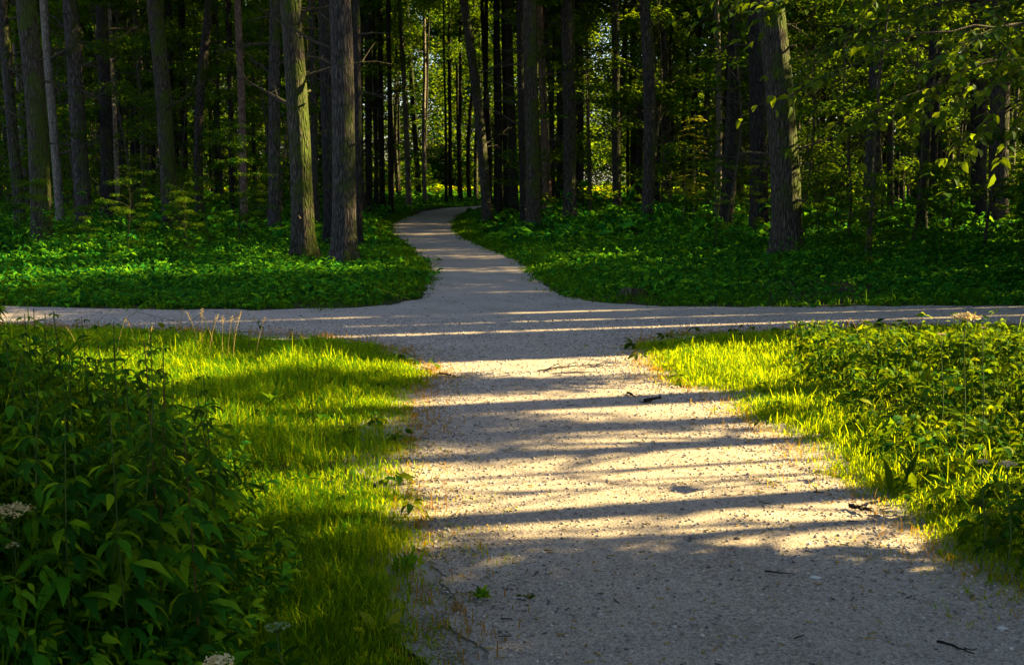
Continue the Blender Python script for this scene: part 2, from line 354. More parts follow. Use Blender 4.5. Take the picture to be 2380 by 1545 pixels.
# ------------------------------------------------------------------ grass and ground cover (stuff)
def frustum(n, y0, y1, margin=1.0, side=0):
    y = rng.uniform(y0 ** 2, y1 ** 2, n) ** .5 if y0 > 0 else rng.uniform(y0, y1, n)
    x = rng.uniform(-1, 1, n) * (.4577 * y + margin)
    if side: x = np.abs(x) * side
    return x, y
def blades(x, y, h, wd, rng, lean=.45):
    n = len(x); lean = .75; th = rng.uniform(0, 2 * np.pi, n); ld = np.stack([np.cos(th), np.sin(th), 0 * th], -1)
    sd_ = np.stack([-np.sin(th + rng.normal(0, .8, n)), np.cos(th), 0 * th], -1); sd_ = norm(sd_)
    ln_ = np.abs(rng.normal(0, lean, n))[:, None] * h[:, None]
    b = np.stack([x, y, np.full(n, -.005)], -1); up = np.array([0, 0, 1.0])[None]
    m1 = b + up * h[:, None] * .5 + ld * ln_ * .25; m2 = b + up * h[:, None] * .85 + ld * ln_ * .65; tp = b + up * h[:, None] * (1 - .25 * ln_ / h[:, None]) + ld * ln_ * 1.15
    ww = wd[:, None] * sd_
    V = np.stack([b - ww * .5, b + ww * .5, m1 - ww * .5, m1 + ww * .5, m2 - ww * .36, m2 + ww * .36, tp], 1)
    T = (np.arange(n)[:, None, None] * 7 + np.array([(0, 1, 3), (0, 3, 2), (2, 3, 5), (2, 5, 4), (4, 5, 6)])[None]).reshape(-1, 3)
    return V.reshape(-1, 3), T
def clump_jitter(x, y, n_c, spread, rng):
    return x, y
def grass(name, label, n, y0, y1, side, hfun, keep, mat, w=(.002, .0042), rmode=None):
    x, y = frustum(n, y0, y1, 1.2, side)
    # gather blades in tufts
    k = rng.integers(0, len(x), len(x)); m = rng.random(len(x)) < .55
    x = np.where(m, x[k % (len(x) // 9)] + rng.normal(0, .02, len(x)), x); y = np.where(m, y[k % (len(x) // 9)] + rng.normal(0, .02, len(y)), y)
    s = sdist(x, y); kp = keep(x, y, s) > rng.random(len(x)); x, y, s = x[kp], y[kp], s[kp]
    h = hfun(x, y, s) * rng.lognormal(-.05, .35, len(x)); wd = rng.uniform(w[0], w[1], len(x)) * (1 + y / 14)
    V, T = blades(x, y, h, wd, rng)
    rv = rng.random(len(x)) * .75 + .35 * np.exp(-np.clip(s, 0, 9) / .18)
    me = mesh(name, V, T, mat, np.repeat(np.clip(rv, 0, 1), 7))
    return tag(link(name, me), label, 'grass', kind='stuff')
def herb_mask(x, y, s):
    """where the leafy herbs stand instead of lawn: 0 lawn .. 1 herbs"""
    l = np.clip((-(x) - (.80 + .12 * (y - 3))) / .25, 0, 1) * np.clip((4.55 - y) / .35, 0, 1)
    l = np.maximum(l, np.clip((-x - 1.25) / .2, 0, 1) * np.clip((5.3 - y) / .4, 0, 1))
    thr = np.interp(y, [3.5, 5, 6.6, 8, 9.7, 12], [.15, .2, .42, .8, 1.35, 1.7])
    r = np.clip((s - thr) / .3, 0, 1)
    return np.where(x < 0, l, r)
def lawn_keep(x, y, s):
    e = np.clip((s + .10 + .30 * (vnoise(x, y, 3.3, 9) - .5) + .15 * (vnoise(x, y, 9, 19) - .5)) / .34, 0, 1) ** 1.5
    stray = ((s > -.42) & (s < .05)) * .07 * (vnoise(x, y, 7, 12) > .6)
    return np.clip(e * (1 - .55 * herb_mask(x, y, s)) * (y < 12.8) * np.maximum(.35 + .8 * vnoise(x, y, 2.3, 14), .9 * (y < 5.2)) + stray, 0, 1)
def lawn_h(x, y, s):
    far_edge = np.clip((11.6 - y) / .8, .55, 1)
    return (.018 + .060 * np.clip(s / .6, 0, 1)) * (.35 + 1.25 * vnoise(x, y, 1.7, 11) * (.6 + .8 * vnoise(x, y, 6, 13))) * far_edge
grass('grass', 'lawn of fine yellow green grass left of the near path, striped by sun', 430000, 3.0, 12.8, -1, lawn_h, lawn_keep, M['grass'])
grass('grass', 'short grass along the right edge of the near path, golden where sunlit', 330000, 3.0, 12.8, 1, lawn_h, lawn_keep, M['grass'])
grass('grass', 'fine grass in the shaded foreground left of the path, at the bottom of the view', 90000, 2.9, 5.6, -1, lawn_h, lawn_keep, M['grass'])
grass('grass', 'weedy grass in the foreground right of the path', 70000, 2.9, 6.0, 1, lawn_h, lawn_keep, M['grass'])
def dry_keep(x, y, s): return ((s > -.28) & (s < .42)) * np.exp(-np.abs(s - .05) / .12) * (y < 12.5) * (.1 + 1.1 * vnoise(x, y, 2.0, 21) ** 1.5) * .9
grass('dry_grass', 'thin straw coloured grass fringe where the near path meets the lawn', 260000, 3.0, 12.5, 0, lambda x, y, s: .02 + .03 * rng.random(len(x)), dry_keep, M['drygrass'])
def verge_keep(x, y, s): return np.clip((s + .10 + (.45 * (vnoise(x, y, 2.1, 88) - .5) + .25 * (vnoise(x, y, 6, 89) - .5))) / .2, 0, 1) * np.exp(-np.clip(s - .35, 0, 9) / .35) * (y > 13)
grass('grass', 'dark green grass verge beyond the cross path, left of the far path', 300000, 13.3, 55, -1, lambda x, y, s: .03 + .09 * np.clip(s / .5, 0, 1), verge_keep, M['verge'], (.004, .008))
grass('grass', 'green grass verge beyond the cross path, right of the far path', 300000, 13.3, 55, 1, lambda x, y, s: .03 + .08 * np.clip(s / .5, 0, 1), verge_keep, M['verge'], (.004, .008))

def herbs(x, y, h, rng, size, nleaf=9, kind='oval', spread=.11, trio=True, steep=.35, wr=.5):
    """ground elder like plants: leaflets in threes on a spray of stalks"""
    n = len(x); A = Acc(); stalk = []
    k = nleaf // 3
    for j in range(k):
        th = rng.uniform(0, 2 * np.pi, n); r = spread * rng.uniform(.3, 1.2, n); hh = h * rng.uniform(.55, 1.05, n)
        c = np.stack([x + r * np.cos(th), y + r * np.sin(th), hh], -1)
        sz = size * np.clip(rng.lognormal(0, .35, n), .4, 1.9)
        for a in (-1.15, 0, 1.15) if trio else (0,):
            t2 = th + a + rng.normal(0, .3, n); d = np.stack([np.cos(t2), np.sin(t2), -steep + .15 + rng.normal(0, .45, n)], -1)
            nr = up_normals(rng, n, .5)
            V, T, rd = leaves(c + d * .006, d, nr, sz * (1.15 if a == 0 else .95), sz * wr, rng, kind, .35, .3)
            A.add(V, T, rd)
    return A
def stems(x, y, h, rng, wd=.003):
    n = len(x); b = np.stack([x, y, 0 * x], -1); t = np.stack([x + rng.normal(0, .04, n), y + rng.normal(0, .04, n), h], -1)
    s = np.array([1, 0, 0])[None] * wd; f = np.array([0, 1, 0])[None] * wd
    V = np.stack([b - s, b + s, b + f, t - s * .6, t + s * .6, t + f * .6], 1)
    T = (np.arange(n)[:, None, None] * 6 + np.array([(0, 1, 4), (0, 4, 3), (1, 2, 5), (1, 5, 4), (2, 0, 3), (2, 3, 5)])[None]).reshape(-1, 3)
    return V.reshape(-1, 3), T
def herb_patch(name, label, cat, x, y, h, size, nleaf, mat, kind='oval', spread=.11, stem=True, wr=.5):
    A = herbs(x, y, h, rng, size, nleaf, kind, spread, wr=wr)
    if stem:
        V, T = stems(x, y, h, rng); A.add(V, T, np.full(len(V), .9))
    return tag(link(name, A.mesh(name, mat)), label, cat, kind='stuff')

# right herb bed (ground elder in the sun)
x, y = frustum(9000, 3.2, 12.3, 1.6, 1); s = sdist(x, y)
kp = (herb_mask(x, y, s) * (.05 + 1.1 * vnoise(x, y, 1.6, 31)) > rng.random(len(x))); x, y, s = x[kp], y[kp], s[kp]
herb_patch('ground_elder', 'bed of low leafy ground elder on the right, gold edged by the sun', 'plants', x, y, (.06 + .15 * np.clip(s / 1.6, 0, 1)) * rng.uniform(.5, 1.4, len(x)) * (.6 + .8 * vnoise(x, y, 1.2, 66)), .055, 9, M['herb'])
# left herb bed: mid height sunlit fringe and tall dark mass
x = -rng.uniform(.55, 3.4, 6500); y = rng.uniform(2.6, 5.4, 6500); s = sdist(x, y)
kp = (herb_mask(x, y, s) > rng.random(len(x))); x, y = x[kp], y[kp]
hh = np.interp(x, [-2.1, -1.5, -1.2, -.8], [1.22, .85, .42, .14]) * rng.uniform(.35, 1.15, len(x)) * np.interp(y, [2.6, 4.2, 5.2], [.9, .95, .55]) * (.7 + .5 * vnoise(x, y, 2.2, 77))
herb_patch('undergrowth', 'tall tangle of dark green leaves filling the lower left corner', 'plants', x, y, hh, .041, 21, M['herb_dark'], spread=.15)
k_ = rng.random(len(x)) < .35
herb_patch('undergrowth', 'narrow bladed weeds and willowherb threaded through the lower left tangle', 'plants', x[k_], y[k_], hh[k_] * 1.12, .06, 15, M['herb'], spread=.10, wr=.2)
k_ = rng.random(len(x)) < .5; gx_ = x[k_] + rng.normal(0, .05, k_.sum()); gy_ = y[k_] + rng.normal(0, .05, k_.sum())
gx_, gy_, gh_ = np.repeat(gx_, 4) + rng.normal(0, .02, 4 * k_.sum()), np.repeat(gy_, 4), np.repeat(hh[k_], 4) * rng.uniform(.6, 1.15, 4 * k_.sum())
V, T = blades(gx_, gy_, gh_, rng.uniform(.004, .008, len(gx_)), rng)
tag(link('grass', mesh('grass', V, T, M['verge'], np.repeat(rng.random(len(gx_)), 7))), 'long arching grass blades growing up through the lower left tangle', 'grass', kind='stuff')
# scattered broad lawn weeds
x, y = frustum(1500, 3.6, 12.3, .5); s = sdist(x, y); kp = (s > np.where(y < 5, .3, .03)) & (s < 2.2) & (rng.random(len(x)) < .35) & ~((x < 0) & (y < 4.6) & (x < -.9)); x, y = x[kp], y[kp]
herb_patch('lawn_weeds', 'broad leaved weeds scattered low through the sunny grass', 'plants', x, y, rng.uniform(.03, .09, len(x)), .06, 6, M['herb'], spread=.05, stem=False)

# forest floor cover
CLEAR = [(G(706, 600), .75), (G(801, 608), .75), (G(1241, 545), .5), (G(1830, 600), .95), (G(1476, 690), .55), (G(885, 686), .4), (G(1476, 700), .4)]
def cover(name, label, n, y0, y1, side, size, hf, dens, mat=None, nleaf=6, smin=.12):
    x, y = frustum(n, y0, y1, 2.0, side); s = sdist(x, y)
    kp = (np.clip((s - smin + .5 * (vnoise(x, y, 1.9, 91) - .5)) / .5, 0, 1) * dens(x, y, s) > rng.random(len(x))) & (y > 13.6)
    for (cx_, cy_), cr_ in CLEAR: kp &= (x - cx_) ** 2 + (y - cy_) ** 2 > (cr_ * rng.uniform(.6, 1.1, len(x))) ** 2
    x, y, s = x[kp], y[kp], s[kp]
    return herb_patch(name, label, 'plants', x, y, hf(x, y, s) * rng.uniform(.5, 1.3, len(x)) * (.45 + 1.1 * vnoise(x, y, .9, 92)) * np.where(rng.random(len(x)) < .05, 2.3, 1), size, nleaf, mat or M['cover'], 'kite', .13, False)
cover('ground_cover', 'low leafy ground cover between the cross path and the left trees', 60000, 13.5, 30, -1, .075, lambda x, y, s: .05 + .11 * np.clip((s - .5) / 3, 0, 1) + .20 * np.clip((s - 5) / 3, 0, 1), lambda x, y, s: 1.5 * vnoise(x, y, .8, 41) * (.5 + vnoise(x, y, 2.5, 45)))
cover('ground_cover', 'low leafy ground cover between the cross path and the right trees', 60000, 13.5, 30, 1, .075, lambda x, y, s: .05 + .09 * np.clip((s - .5) / 3, 0, 1) + .05 * np.clip((s - 4) / 3, 0, 1), lambda x, y, s: 1.5 * vnoise(x, y, .8, 42) * (.5 + vnoise(x, y, 2.5, 46)))
cover('undergrowth', 'dim leafy undergrowth deep under the left trees', 24000, 28, 100, -1, .22, lambda x, y, s: .15 + .30 * np.clip((s - 1) / 4, 0, 1), lambda x, y, s: .5 + .7 * vnoise(x, y, .4, 43), M['cover'], 6, .5)
cover('undergrowth', 'dim leafy undergrowth deep under the right trees', 24000, 28, 100, 1, .22, lambda x, y, s: .15 + .30 * np.clip((s - 1) / 4, 0, 1), lambda x, y, s: .5 + .7 * vnoise(x, y, .4, 44), M['cover'], 6, .5)

def meadow():
    x = rng.uniform(-75, 85, 26000); y = rng.uniform(94, 150, 26000)
    return herb_patch('meadow', 'strip of sunny meadow glimpsed between the farthest trunks', 'meadow', x, y, rng.uniform(.2, .9, len(x)), .5, 6, M['grass'], 'kite', .4, False)
meadow()
# gravel and litter on the path
def pebbles(n, y0, y1, r0, r1, name, label, mat):
    x, y = frustum(n, y0, y1, .3); s = sdist(x, y); kp = (s < .02) & (s > -4) & (rng.random(n) < .25 + .75 * np.exp(-np.abs(s) / .35)); x, y = x[kp], y[kp]; n = len(x)
    r = rng.uniform(r0, r1, n) * (1 + y / 20); c = np.stack([x, y, .006 + r * .25], -1)
    o = np.array([(1, 0, 0), (0, 1, 0), (-1, 0, 0), (0, -1, 0), (0, 0, .7), (0, 0, -.7)])
    th = rng.uniform(0, 6.28, n); rot = np.stack([np.cos(th), -np.sin(th), np.sin(th), np.cos(th)], -1).reshape(n, 2, 2)
    V = np.repeat(o[None], n, 0) * rng.uniform(.6, 1.4, (n, 6, 1)) * r[:, None, None]
    V[..., :2] = np.einsum('nij,nkj->nki', rot, V[..., :2]); V = V + c[:, None]
    T = (np.arange(n)[:, None, None] * 6 + np.array([(0, 1, 4), (1, 2, 4), (2, 3, 4), (3, 0, 4), (1, 0, 5), (2, 1, 5), (3, 2, 5), (0, 3, 5)])[None]).reshape(-1, 3)
    tag(link(name, mesh(name, V.reshape(-1, 3), T, mat, np.repeat(rng.random(n), 6))), label, 'gravel', kind='stuff')
def gravel_mat():
    m, t, out = new_mat('gravel_stones'); at = N(t, 'ShaderNodeAttribute', attribute_name='rnd')
    r = ramp(t, [(0, (.13, .11, .11)), (.35, (.30, .25, .25)), (.8, (.52, .44, .42)), (1, (.62, .56, .52))], at.outputs['Fac'])
    p = N(t, 'ShaderNodeBsdfPrincipled', i_Roughness=.85); t.links.new(r.outputs[0], p.inputs['Base Color']); t.links.new(p.outputs[0], out.inputs[0]); return m
M['gravel'] = gravel_mat()
pebbles(90000, 3.2, 13, .002, .0085, 'gravel', 'loose pale gravel scattered over the near path', M['gravel'])
def litter(n, name, label, mat, y0=3.2, y1=16, L=(.008, .06), W=.0016):
    x, y = frustum(n, y0, y1, .3); s = sdist(x, y); kp = (s < .15) & (rng.random(n) < .35 + .65 * np.exp(-np.abs(s) / .3)); x, y = x[kp], y[kp]; n = len(x)
    th = rng.uniform(0, 6.28, n); d = np.stack([np.cos(th), np.sin(th), 0 * th], -1); l = (L[0] + (L[1] - L[0]) * rng.random(n)[:, None] ** 3) * d; sd_ = np.stack([-np.sin(th), np.cos(th), 0 * th], -1) * W * rng.uniform(.5, 1.6, n)[:, None]
    c = np.stack([x, y, np.full(n, .010)], -1); u = np.array([0, 0, .004])[None]
    V = np.stack([c - l / 2 - sd_, c - l / 2 + sd_, c - l / 2 + u, c + l / 2 - sd_, c + l / 2 + sd_, c + l / 2 + u * 1.5], 1)
    T = (np.arange(n)[:, None, None] * 6 + np.array([(0, 1, 4), (0, 4, 3), (1, 2, 5), (1, 5, 4), (2, 0, 3), (2, 3, 5)])[None]).reshape(-1, 3)
    tag(link(name, mesh(name, V.reshape(-1, 3), T, mat)), label, 'debris', kind='stuff')
litter(5500, 'twig_litter', 'tiny dark twigs and bark bits strewn over the path', M['stone_d'])
litter(5000, 'straw_litter', 'pale dry needles and straw bits on the near path', M['seed'], 3.2, 9, (.01, .04), .0016)

# ------------------------------------------------------------------ trees
def trunk_pts(base, p_mid, top_h, bend, n=14, rng=rng):
    """axis from base through p_mid, continued to height top_h, with a mild bend"""
    b = np.array(base); m = np.array(p_mid); d = (m - b) / max(m[2] - b[2], .5)
    z = np.concatenate([[-.25, 0, .12, .3, .6, 1.0], np.linspace(1.6, top_h, n)])
    pts = b[None] + d[None] * z[:, None]
    k = m[2]
    ph = rng.uniform(0, 6.28)
    w_ = np.clip(z / k, 0, None)
    off = bend * np.sin(np.pi * np.clip(w_, 0, 1.0)) + .04 * np.sin(z * .9 + ph) * np.clip(w_, 0, 1) * (1 - np.clip(w_, 0, 1))
    pts[:, 0] += off
    pts[z > k, 0] -= d[0] * (z[z > k] - k) * .6
    return pts, z
def limb_paths(rng, ax, z, lo, hi, n, ln0, ln1, rise=.25):
    res = []
    for i in range(n):
        h = rng.uniform(lo, hi); c = np.array([np.interp(h, z, ax[:, k]) for k in range(3)]); c[2] = h
        th = rng.uniform(0, 6.28); L = rng.uniform(ln0, ln1); t = np.linspace(0, 1, 6)[:, None]
        d = np.array([math.cos(th), math.sin(th), rise + rng.normal(0, .2)])
        pts = c + d * L * t + np.array([0, 0, -1.0]) * L * .25 * t ** 2 + rng.normal(0, .03 * L, (6, 3)) * t
        res.append((pts, L))
    return res
def crown_acc(rng, centres, rads, per, L, flat=.55, kind='kite', nspread=.55):
    A = Acc()
    for c, r in zip(centres, rads):
        n = int(per * (r / .6) ** 2)
        o = rand_dirs(rng, n, 1.0) * (rng.random(n) ** .45)[:, None] * r; o[:, 2] *= flat
        d = rand_dirs(rng, n, .4) + norm(o) * .5; sz = L * rng.uniform(.6, 1.35, n)
        V, T, rd = leaves(c + o, d, up_normals(rng, n, nspread), sz, sz * .7, rng, kind)
        A.add(V, T, np.clip(rd * .7 + rng.random() * .3, 0, 1))
    return A
def make_trunk(rng, pts, z, r0, r1, sides, mat, limbs=(), name='trunk'):
    A = Acc(); zt = z[-1]; rad = r0 + (r1 - r0) * np.clip(z / zt, 0, 1) ** .9
    th = np.linspace(0, 2 * np.pi, sides, endpoint=False)
    fl = np.exp(-np.clip(z, 0, 99) / .30)[:, None] * (.50 + .34 * np.sin(th * rng.integers(3, 6) + rng.uniform(0, 6))[None])
    V, T = tube(pts, rad, sides, .02, rng, fl); A.add(V, T)
    for p, L in limbs:
        V, T = tube(p, np.linspace(.012 * L + .01, .004, len(p)), 5, .1, rng); A.add(V, T)
    return A.mesh(name, M[mat], True)

def dead_branch(rng, c, th, L, r):
    """a bare dead side branch with a few twigs"""
    A = Acc(); t = np.linspace(0, 1, 7)[:, None]; d = np.array([math.cos(th), math.sin(th) * .6, rng.uniform(-.05, .5)])
    cu = rng.uniform(-.35, .25)
    p = c + d * L * t + np.array([0, 0, cu]) * L * t ** 2 + rng.normal(0, .02 * L, (7, 3)) * t
    V, T = tube(p, np.linspace(r, .004, 7), 6, .12, rng); A.add(V, T)
    for i in range(int(2 + L * 2.5)):
        k = rng.integers(2, 6); q = p[k]; dd = norm(d + rng.normal(0, .7, 3)) * L * rng.uniform(.12, .35); tt = np.linspace(0, 1, 4)[:, None]
        V, T = tube(q + dd * tt + rng.normal(0, .01, (4, 3)) * tt, np.linspace(r * .4, .002, 4), 4); A.add(V, T)
    return A.mesh('branch', M['twig'], True)

# shared crowns (each used by many copies)
CR = []
for k in range(4):
    r_ = np.random.default_rng(100 + k); cs, rs = [], []
    for i in range(34):
        h = r_.uniform(0, 11); a = r_.uniform(0, 6.28); rr = (1 - abs(h - 4.5) / 9) * 2.7 * math.sqrt(r_.random())
        cs.append((rr * math.cos(a), rr * math.sin(a), h)); rs.append(r_.uniform(.55, 1.15))
    CR.append(crown_acc(r_, cs, rs, 108, .17).mesh('crown', M['canopy']))
UN = []       # understory crowns: loose flat layers with gaps
for k in range(4):
    r_ = np.random.default_rng(140 + k); cs, rs = [], []
    for i in range(30):
        h = r_.uniform(.8, 7); a = r_.uniform(0, 6.28); rr = 2.1 * math.sqrt(r_.random()) * (1 - .4 * abs(h - 3.5) / 3.5)
        cs.append((rr * math.cos(a), rr * math.sin(a), h)); rs.append(r_.uniform(.35, .75))
    UN.append((crown_acc(r_, cs, rs, 120, .115, .28, nspread=.35).mesh('crown', M['canopy']), cs))
TH = []       # thicket crowns: dense from near the ground
for k in range(2):
    r_ = np.random.default_rng(170 + k); cs, rs = [], []
    for i in range(46):
        h = r_.uniform(.3, 8); a = r_.uniform(0, 6.28); rr = 2.0 * math.sqrt(r_.random()) * (1 - .35 * abs(h - 3.5) / 4.5)
        cs.append((rr * math.cos(a), rr * math.sin(a), h)); rs.append(r_.uniform(.6, 1.0))
    TH.append((crown_acc(r_, cs, rs, 260, .15, .8).mesh('crown', M['canopy']), cs))
# shared trunks
TK = {}
for k in range(6):
    r_ = np.random.default_rng(200 + k)
    pts, z = trunk_pts((0, 0, 0), (r_.normal(0, .12), r_.normal(0, .1), 8), 19, r_.normal(0, .10), 12, r_)
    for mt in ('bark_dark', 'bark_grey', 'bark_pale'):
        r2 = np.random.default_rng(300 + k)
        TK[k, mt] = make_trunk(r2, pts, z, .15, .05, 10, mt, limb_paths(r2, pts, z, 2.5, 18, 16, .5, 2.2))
UK = []
for k in range(4):
    r_ = np.random.default_rng(240 + k); A = Acc()
    cs = UN[k][1]; zz = np.linspace(-.2, 6.8, 9); p = np.stack([.15 * np.sin(zz + k), .12 * np.cos(zz * .8), zz], -1)
    V, T = tube(p, np.linspace(.045, .008, 9), 7, .05, r_); A.add(V, T)
    for c in cs:
        h = max(.5, c[2] - .5); b = np.array([np.interp(h, zz, p[:, i]) for i in range(3)]); t = np.linspace(0, 1, 5)[:, None]
        V, T = tube(b + (np.array(c) - b) * t + np.array([0, 0, .2]) * np.sin(t * 3.14), np.linspace(.016, .004, 5), 4); A.add(V, T)
    UK.append(A.mesh('trunk', M['twig'], True))

pr_tree, pr_un, pr_th = [], [], []
taken = []
def big_tree(x, y, k, mt, sc_, rz, name, label, group, crown_z=8.0, cs=1.0, z=0):
    o = root(name, (x, y, z), rz); o.scale = (sc_, sc_, 1.0)
    t = link('trunk', TK[k, mt], o); c = link('crown', CR[k % 4], o, (0, 0, crown_z)); c.scale = (cs / sc_, cs / sc_, 1.0)
    c.rotation_euler = (0, 0, rz * 3)
    tag(o, label, 'tree', group); return o
def small_tree(x, y, k, s_, rz, label, group, name='understory_tree', table=None, z=0):
    o = root(name, (x, y, z), rz); o.scale = (s_, s_, s_)
    link('trunk', UK[k], o); link('crown', (table or UN)[k % len(table or UN)][0], o)
    tag(o, label, 'tree', group); return o

# hero trees traced from the photograph: u_top, w_top, u_base, v_base, w_base, hidden height, bark, bend(px), branches, label
HERO = [
 (9, 19, 49, 522, 27, .4, 'bark_grey', 0, 3, 'grey trunk leaning out at the far left edge, flecked with sun'),
 (65, 38, 97, 546, 48, .4, 'bark_moss', 8, 1, 'thick mossy trunk, second from the left edge, lit olive on its right side'),
 (107, 18, 142, 526, 21, .4, 'bark_pale', 0, 4, 'slim pale grey trunk just right of the thick mossy one on the left'),
 (168, 31, 198, 526, 38, .4, 'bark_grey', 0, 5, 'grey trunk on the left with bare dead branches near its top'),
 (253, 14, 271, 506, 18, .4, 'bark_pale', 2, 2, 'thin pale trunk rising behind the left maple leaves'),
 (240, 24, 253, 510, 32, .4, 'bark_dark', 0, 2, 'dark trunk hidden behind the left understory, beside the thin pale one'),
 (362, 34, 397, 526, 37, .4, 'bark_moss', 5, 2, 'grey green trunk leaning left, midway between left edge and the path trees'),
 (391, 14, 405, 480, 14, .3, 'bark_dark', 0, 1, 'narrow black trunk close behind the leaning grey green one'),
 (492, 20, 465, 502, 21, .3, 'bark_grey', -14, 1, 'dark crooked trunk leaning right at the top, pale at its foot'),
 (423, 15, 431, 480, 15, .3, 'bark_dark', 0, 1, 'black trunk left of the crooked leaning one'),
 (555, 14, 567, 522, 19, .4, 'bark_pine', 2, 0, 'slender pinkish trunk with bright smooth bark on the left'),
 (641, 20, 637, 534, 30, .3, 'bark_grey', 0, 3, 'grey trunk sunlit down its right edge, left of the mossy path side tree'),
 (678, 40, 706, 607, 54, 0, 'bark_moss', 4, 4, 'large mossy trunk left of the path, standing beside the rough barked one'),
 (757, 28, 769, 575, 32, 0, 'bark_dark', 0, 2, 'dark trunk half hidden behind the rough barked tree by the path'),
 (793, 44, 801, 615, 56, 0, 'bark_grey', 3, 2, 'large rough grey barked trunk nearest the left side of the far path'),
 (830, 16, 834, 579, 18, 0, 'bark_dark', 0, 1, 'dark slim trunk tight behind the right side of the rough grey one'),
 (725, 14, 735, 514, 16, .2, 'bark_grey', 0, 1, 'thin trunk seen between the two large left path side trunks'),
 (534, 12, 540, 505, 13, .2, 'bark_dark', 0, 0, 'black thin trunk just left of the pinkish one'),
 (500, 12, 506, 475, 13, .2, 'bark_dark', 0, 0, 'black straight trunk right of the crooked leaning one'),
 (856, 16, 858, 502, 17, 0, 'bark_dark', 0, 2, 'straight black trunk, first one right of the rough grey tree'),
 (883, 11, 889, 490, 14, 0, 'bark_dark', 0, 1, 'black trunk, second one right of the rough grey tree'),
 (903, 10, 909, 500, 12, 0, 'bark_dark', 0, 2, 'thin black trunk at the left verge of the far path, third from the grey tree'),
 (929, 10, 951, 486, 14, 0, 'bark_pale', 2, 1, 'pale curved trunk leaning left above the bend of the far path'),
 (922, 9, 927, 467, 12, 0, 'bark_dark', 0, 0, 'dark trunk behind the pale curved one above the path bend'),
 (945, 9, 976, 466, 14, 0, 'bark_dark', 0, 1, 'dark trunk leaning left, at the left corner of the path bend'),
 (998, 6, 986, 463, 8, 0, 'bark_dark', 0, 1, 'very thin dark stem leaning right at the path bend'),
 (1044, 7, 1047, 474, 10, 0, 'bark_dark', 0, 3, 'forked dark trunk straight ahead where the path turns'),
 (1060, 6, 1068, 464, 8, 0, 'bark_dark', 0, 1, 'small dark trunk just right of the forked one ahead'),
 (1078, 17, 1134, 524, 25, 0, 'bark_grey', 6, 3, 'grey trunk leaning strongly left over the right side of the far path'),
 (1120, 8, 1140, 494, 11, 0, 'bark_dark', 0, 0, 'thin dark trunk right behind the strongly leaning one'),
 (1156, 10, 1156, 492, 12, 0, 'bark_dark', 0, 1, 'upright black trunk right of the strongly leaning one'),
 (1180, 16, 1196, 508, 21, 0, 'bark_dark', 0, 2, 'thick black trunk leaning slightly left, two right of the strongly leaning one'),
 (1207, 15, 1218, 532, 18, 0, 'bark_dark', 0, 1, 'black trunk touching the left side of the brown straight one at centre'),
 (1229, 27, 1241, 548, 34, 0, 'bark_moss', 0, 4, 'straight brown trunk in the centre, right of the far path'),
 (1253, 13, 1274, 514, 22, 0, 'bark_pine', 0, 2, 'pinkish trunk sunlit along its right edge behind the central brown one'),
 (1304, 9, 1306, 486, 12, 0, 'bark_dark', 0, 0, 'dark narrow trunk between the pinkish and the thick upright one'),
 (1316, 25, 1325, 530, 32, 0, 'bark_grey', 2, 4, 'thick upright trunk right of centre, lit halfway up its right side'),
 (1348, 12, 1350, 506, 15, 0, 'bark_dark', 0, 1, 'black trunk close behind the right side of the thick upright one'),
 (1362, 7, 1370, 480, 9, 0, 'bark_pale', 0, 0, 'thin pale trunk right of the thick upright one'),
 (1429, 16, 1434, 512, 22, .1, 'bark_grey', 0, 3, 'grey trunk standing before the bright sky gap'),
 (1472, 13, 1472, 475, 15, .1, 'bark_dark', 0, 1, 'black trunk between the sky gap tree and the bulging trunk'),
 (1496, 24, 1503, 534, 30, .1, 'bark_grey', 10, 2, 'brown trunk with a sideways bulge halfway up, right of centre'),
 (1538, 17, 1555, 500, 20, .1, 'bark_grey', 0, 2, 'grey trunk just right of the bulging one, beside the rowan saplings'),
 (1170, 10, 1176, 494, 12, 0, 'bark_dark', 0, 0, 'black trunk squeezed between two others left of the central brown one'),
 (1785, 50, 1830, 607, 72, 0, 'bark_moss', 10, 2, 'largest trunk on the right, furrowed bark with moss, leaning left'),
 (1756, 38, 1765, 560, 44, 0, 'bark_dark', 0, 1, 'thick black trunk in shadow behind the large furrowed one on the right'),
 (2321, 38, 2322, 512, 45, .4, 'bark_grey', 0, 1, 'thick grey trunk behind hanging leaves near the right edge'),
 (2268, 34, 2277, 505, 36, .4, 'bark_dark', 0, 1, 'black trunk left of the thick grey one near the right edge'),
 (2184, 6, 2180, 478, 7, .2, 'bark_pale', 0, 2, 'thin white stem seen through leaves in the upper right'),
 (2104, 5, 2113, 478, 7, .2, 'bark_pale', -6, 2, 'thin pale wavering stem right of the slim sapling'),
 (1717, 8, 1724, 480, 9, .2, 'bark_pale', 0, 1, 'thin pale stem left of the large furrowed trunk'),
 (1852, 7, 1858, 480, 9, .2, 'bark_pale', 0, 0, 'thin pale stem behind the right side of the large furrowed trunk'),
 (1872, 8, 1874, 494, 9, .1, 'bark_dark', 0, 0, 'slim dark trunk right of the large furrowed one'),
 (1971, 8, 1972, 500, 9, .1, 'bark_dark', 0, 0, 'slim dark trunk left of the slender sapling on the right'),
]
hero_px = []
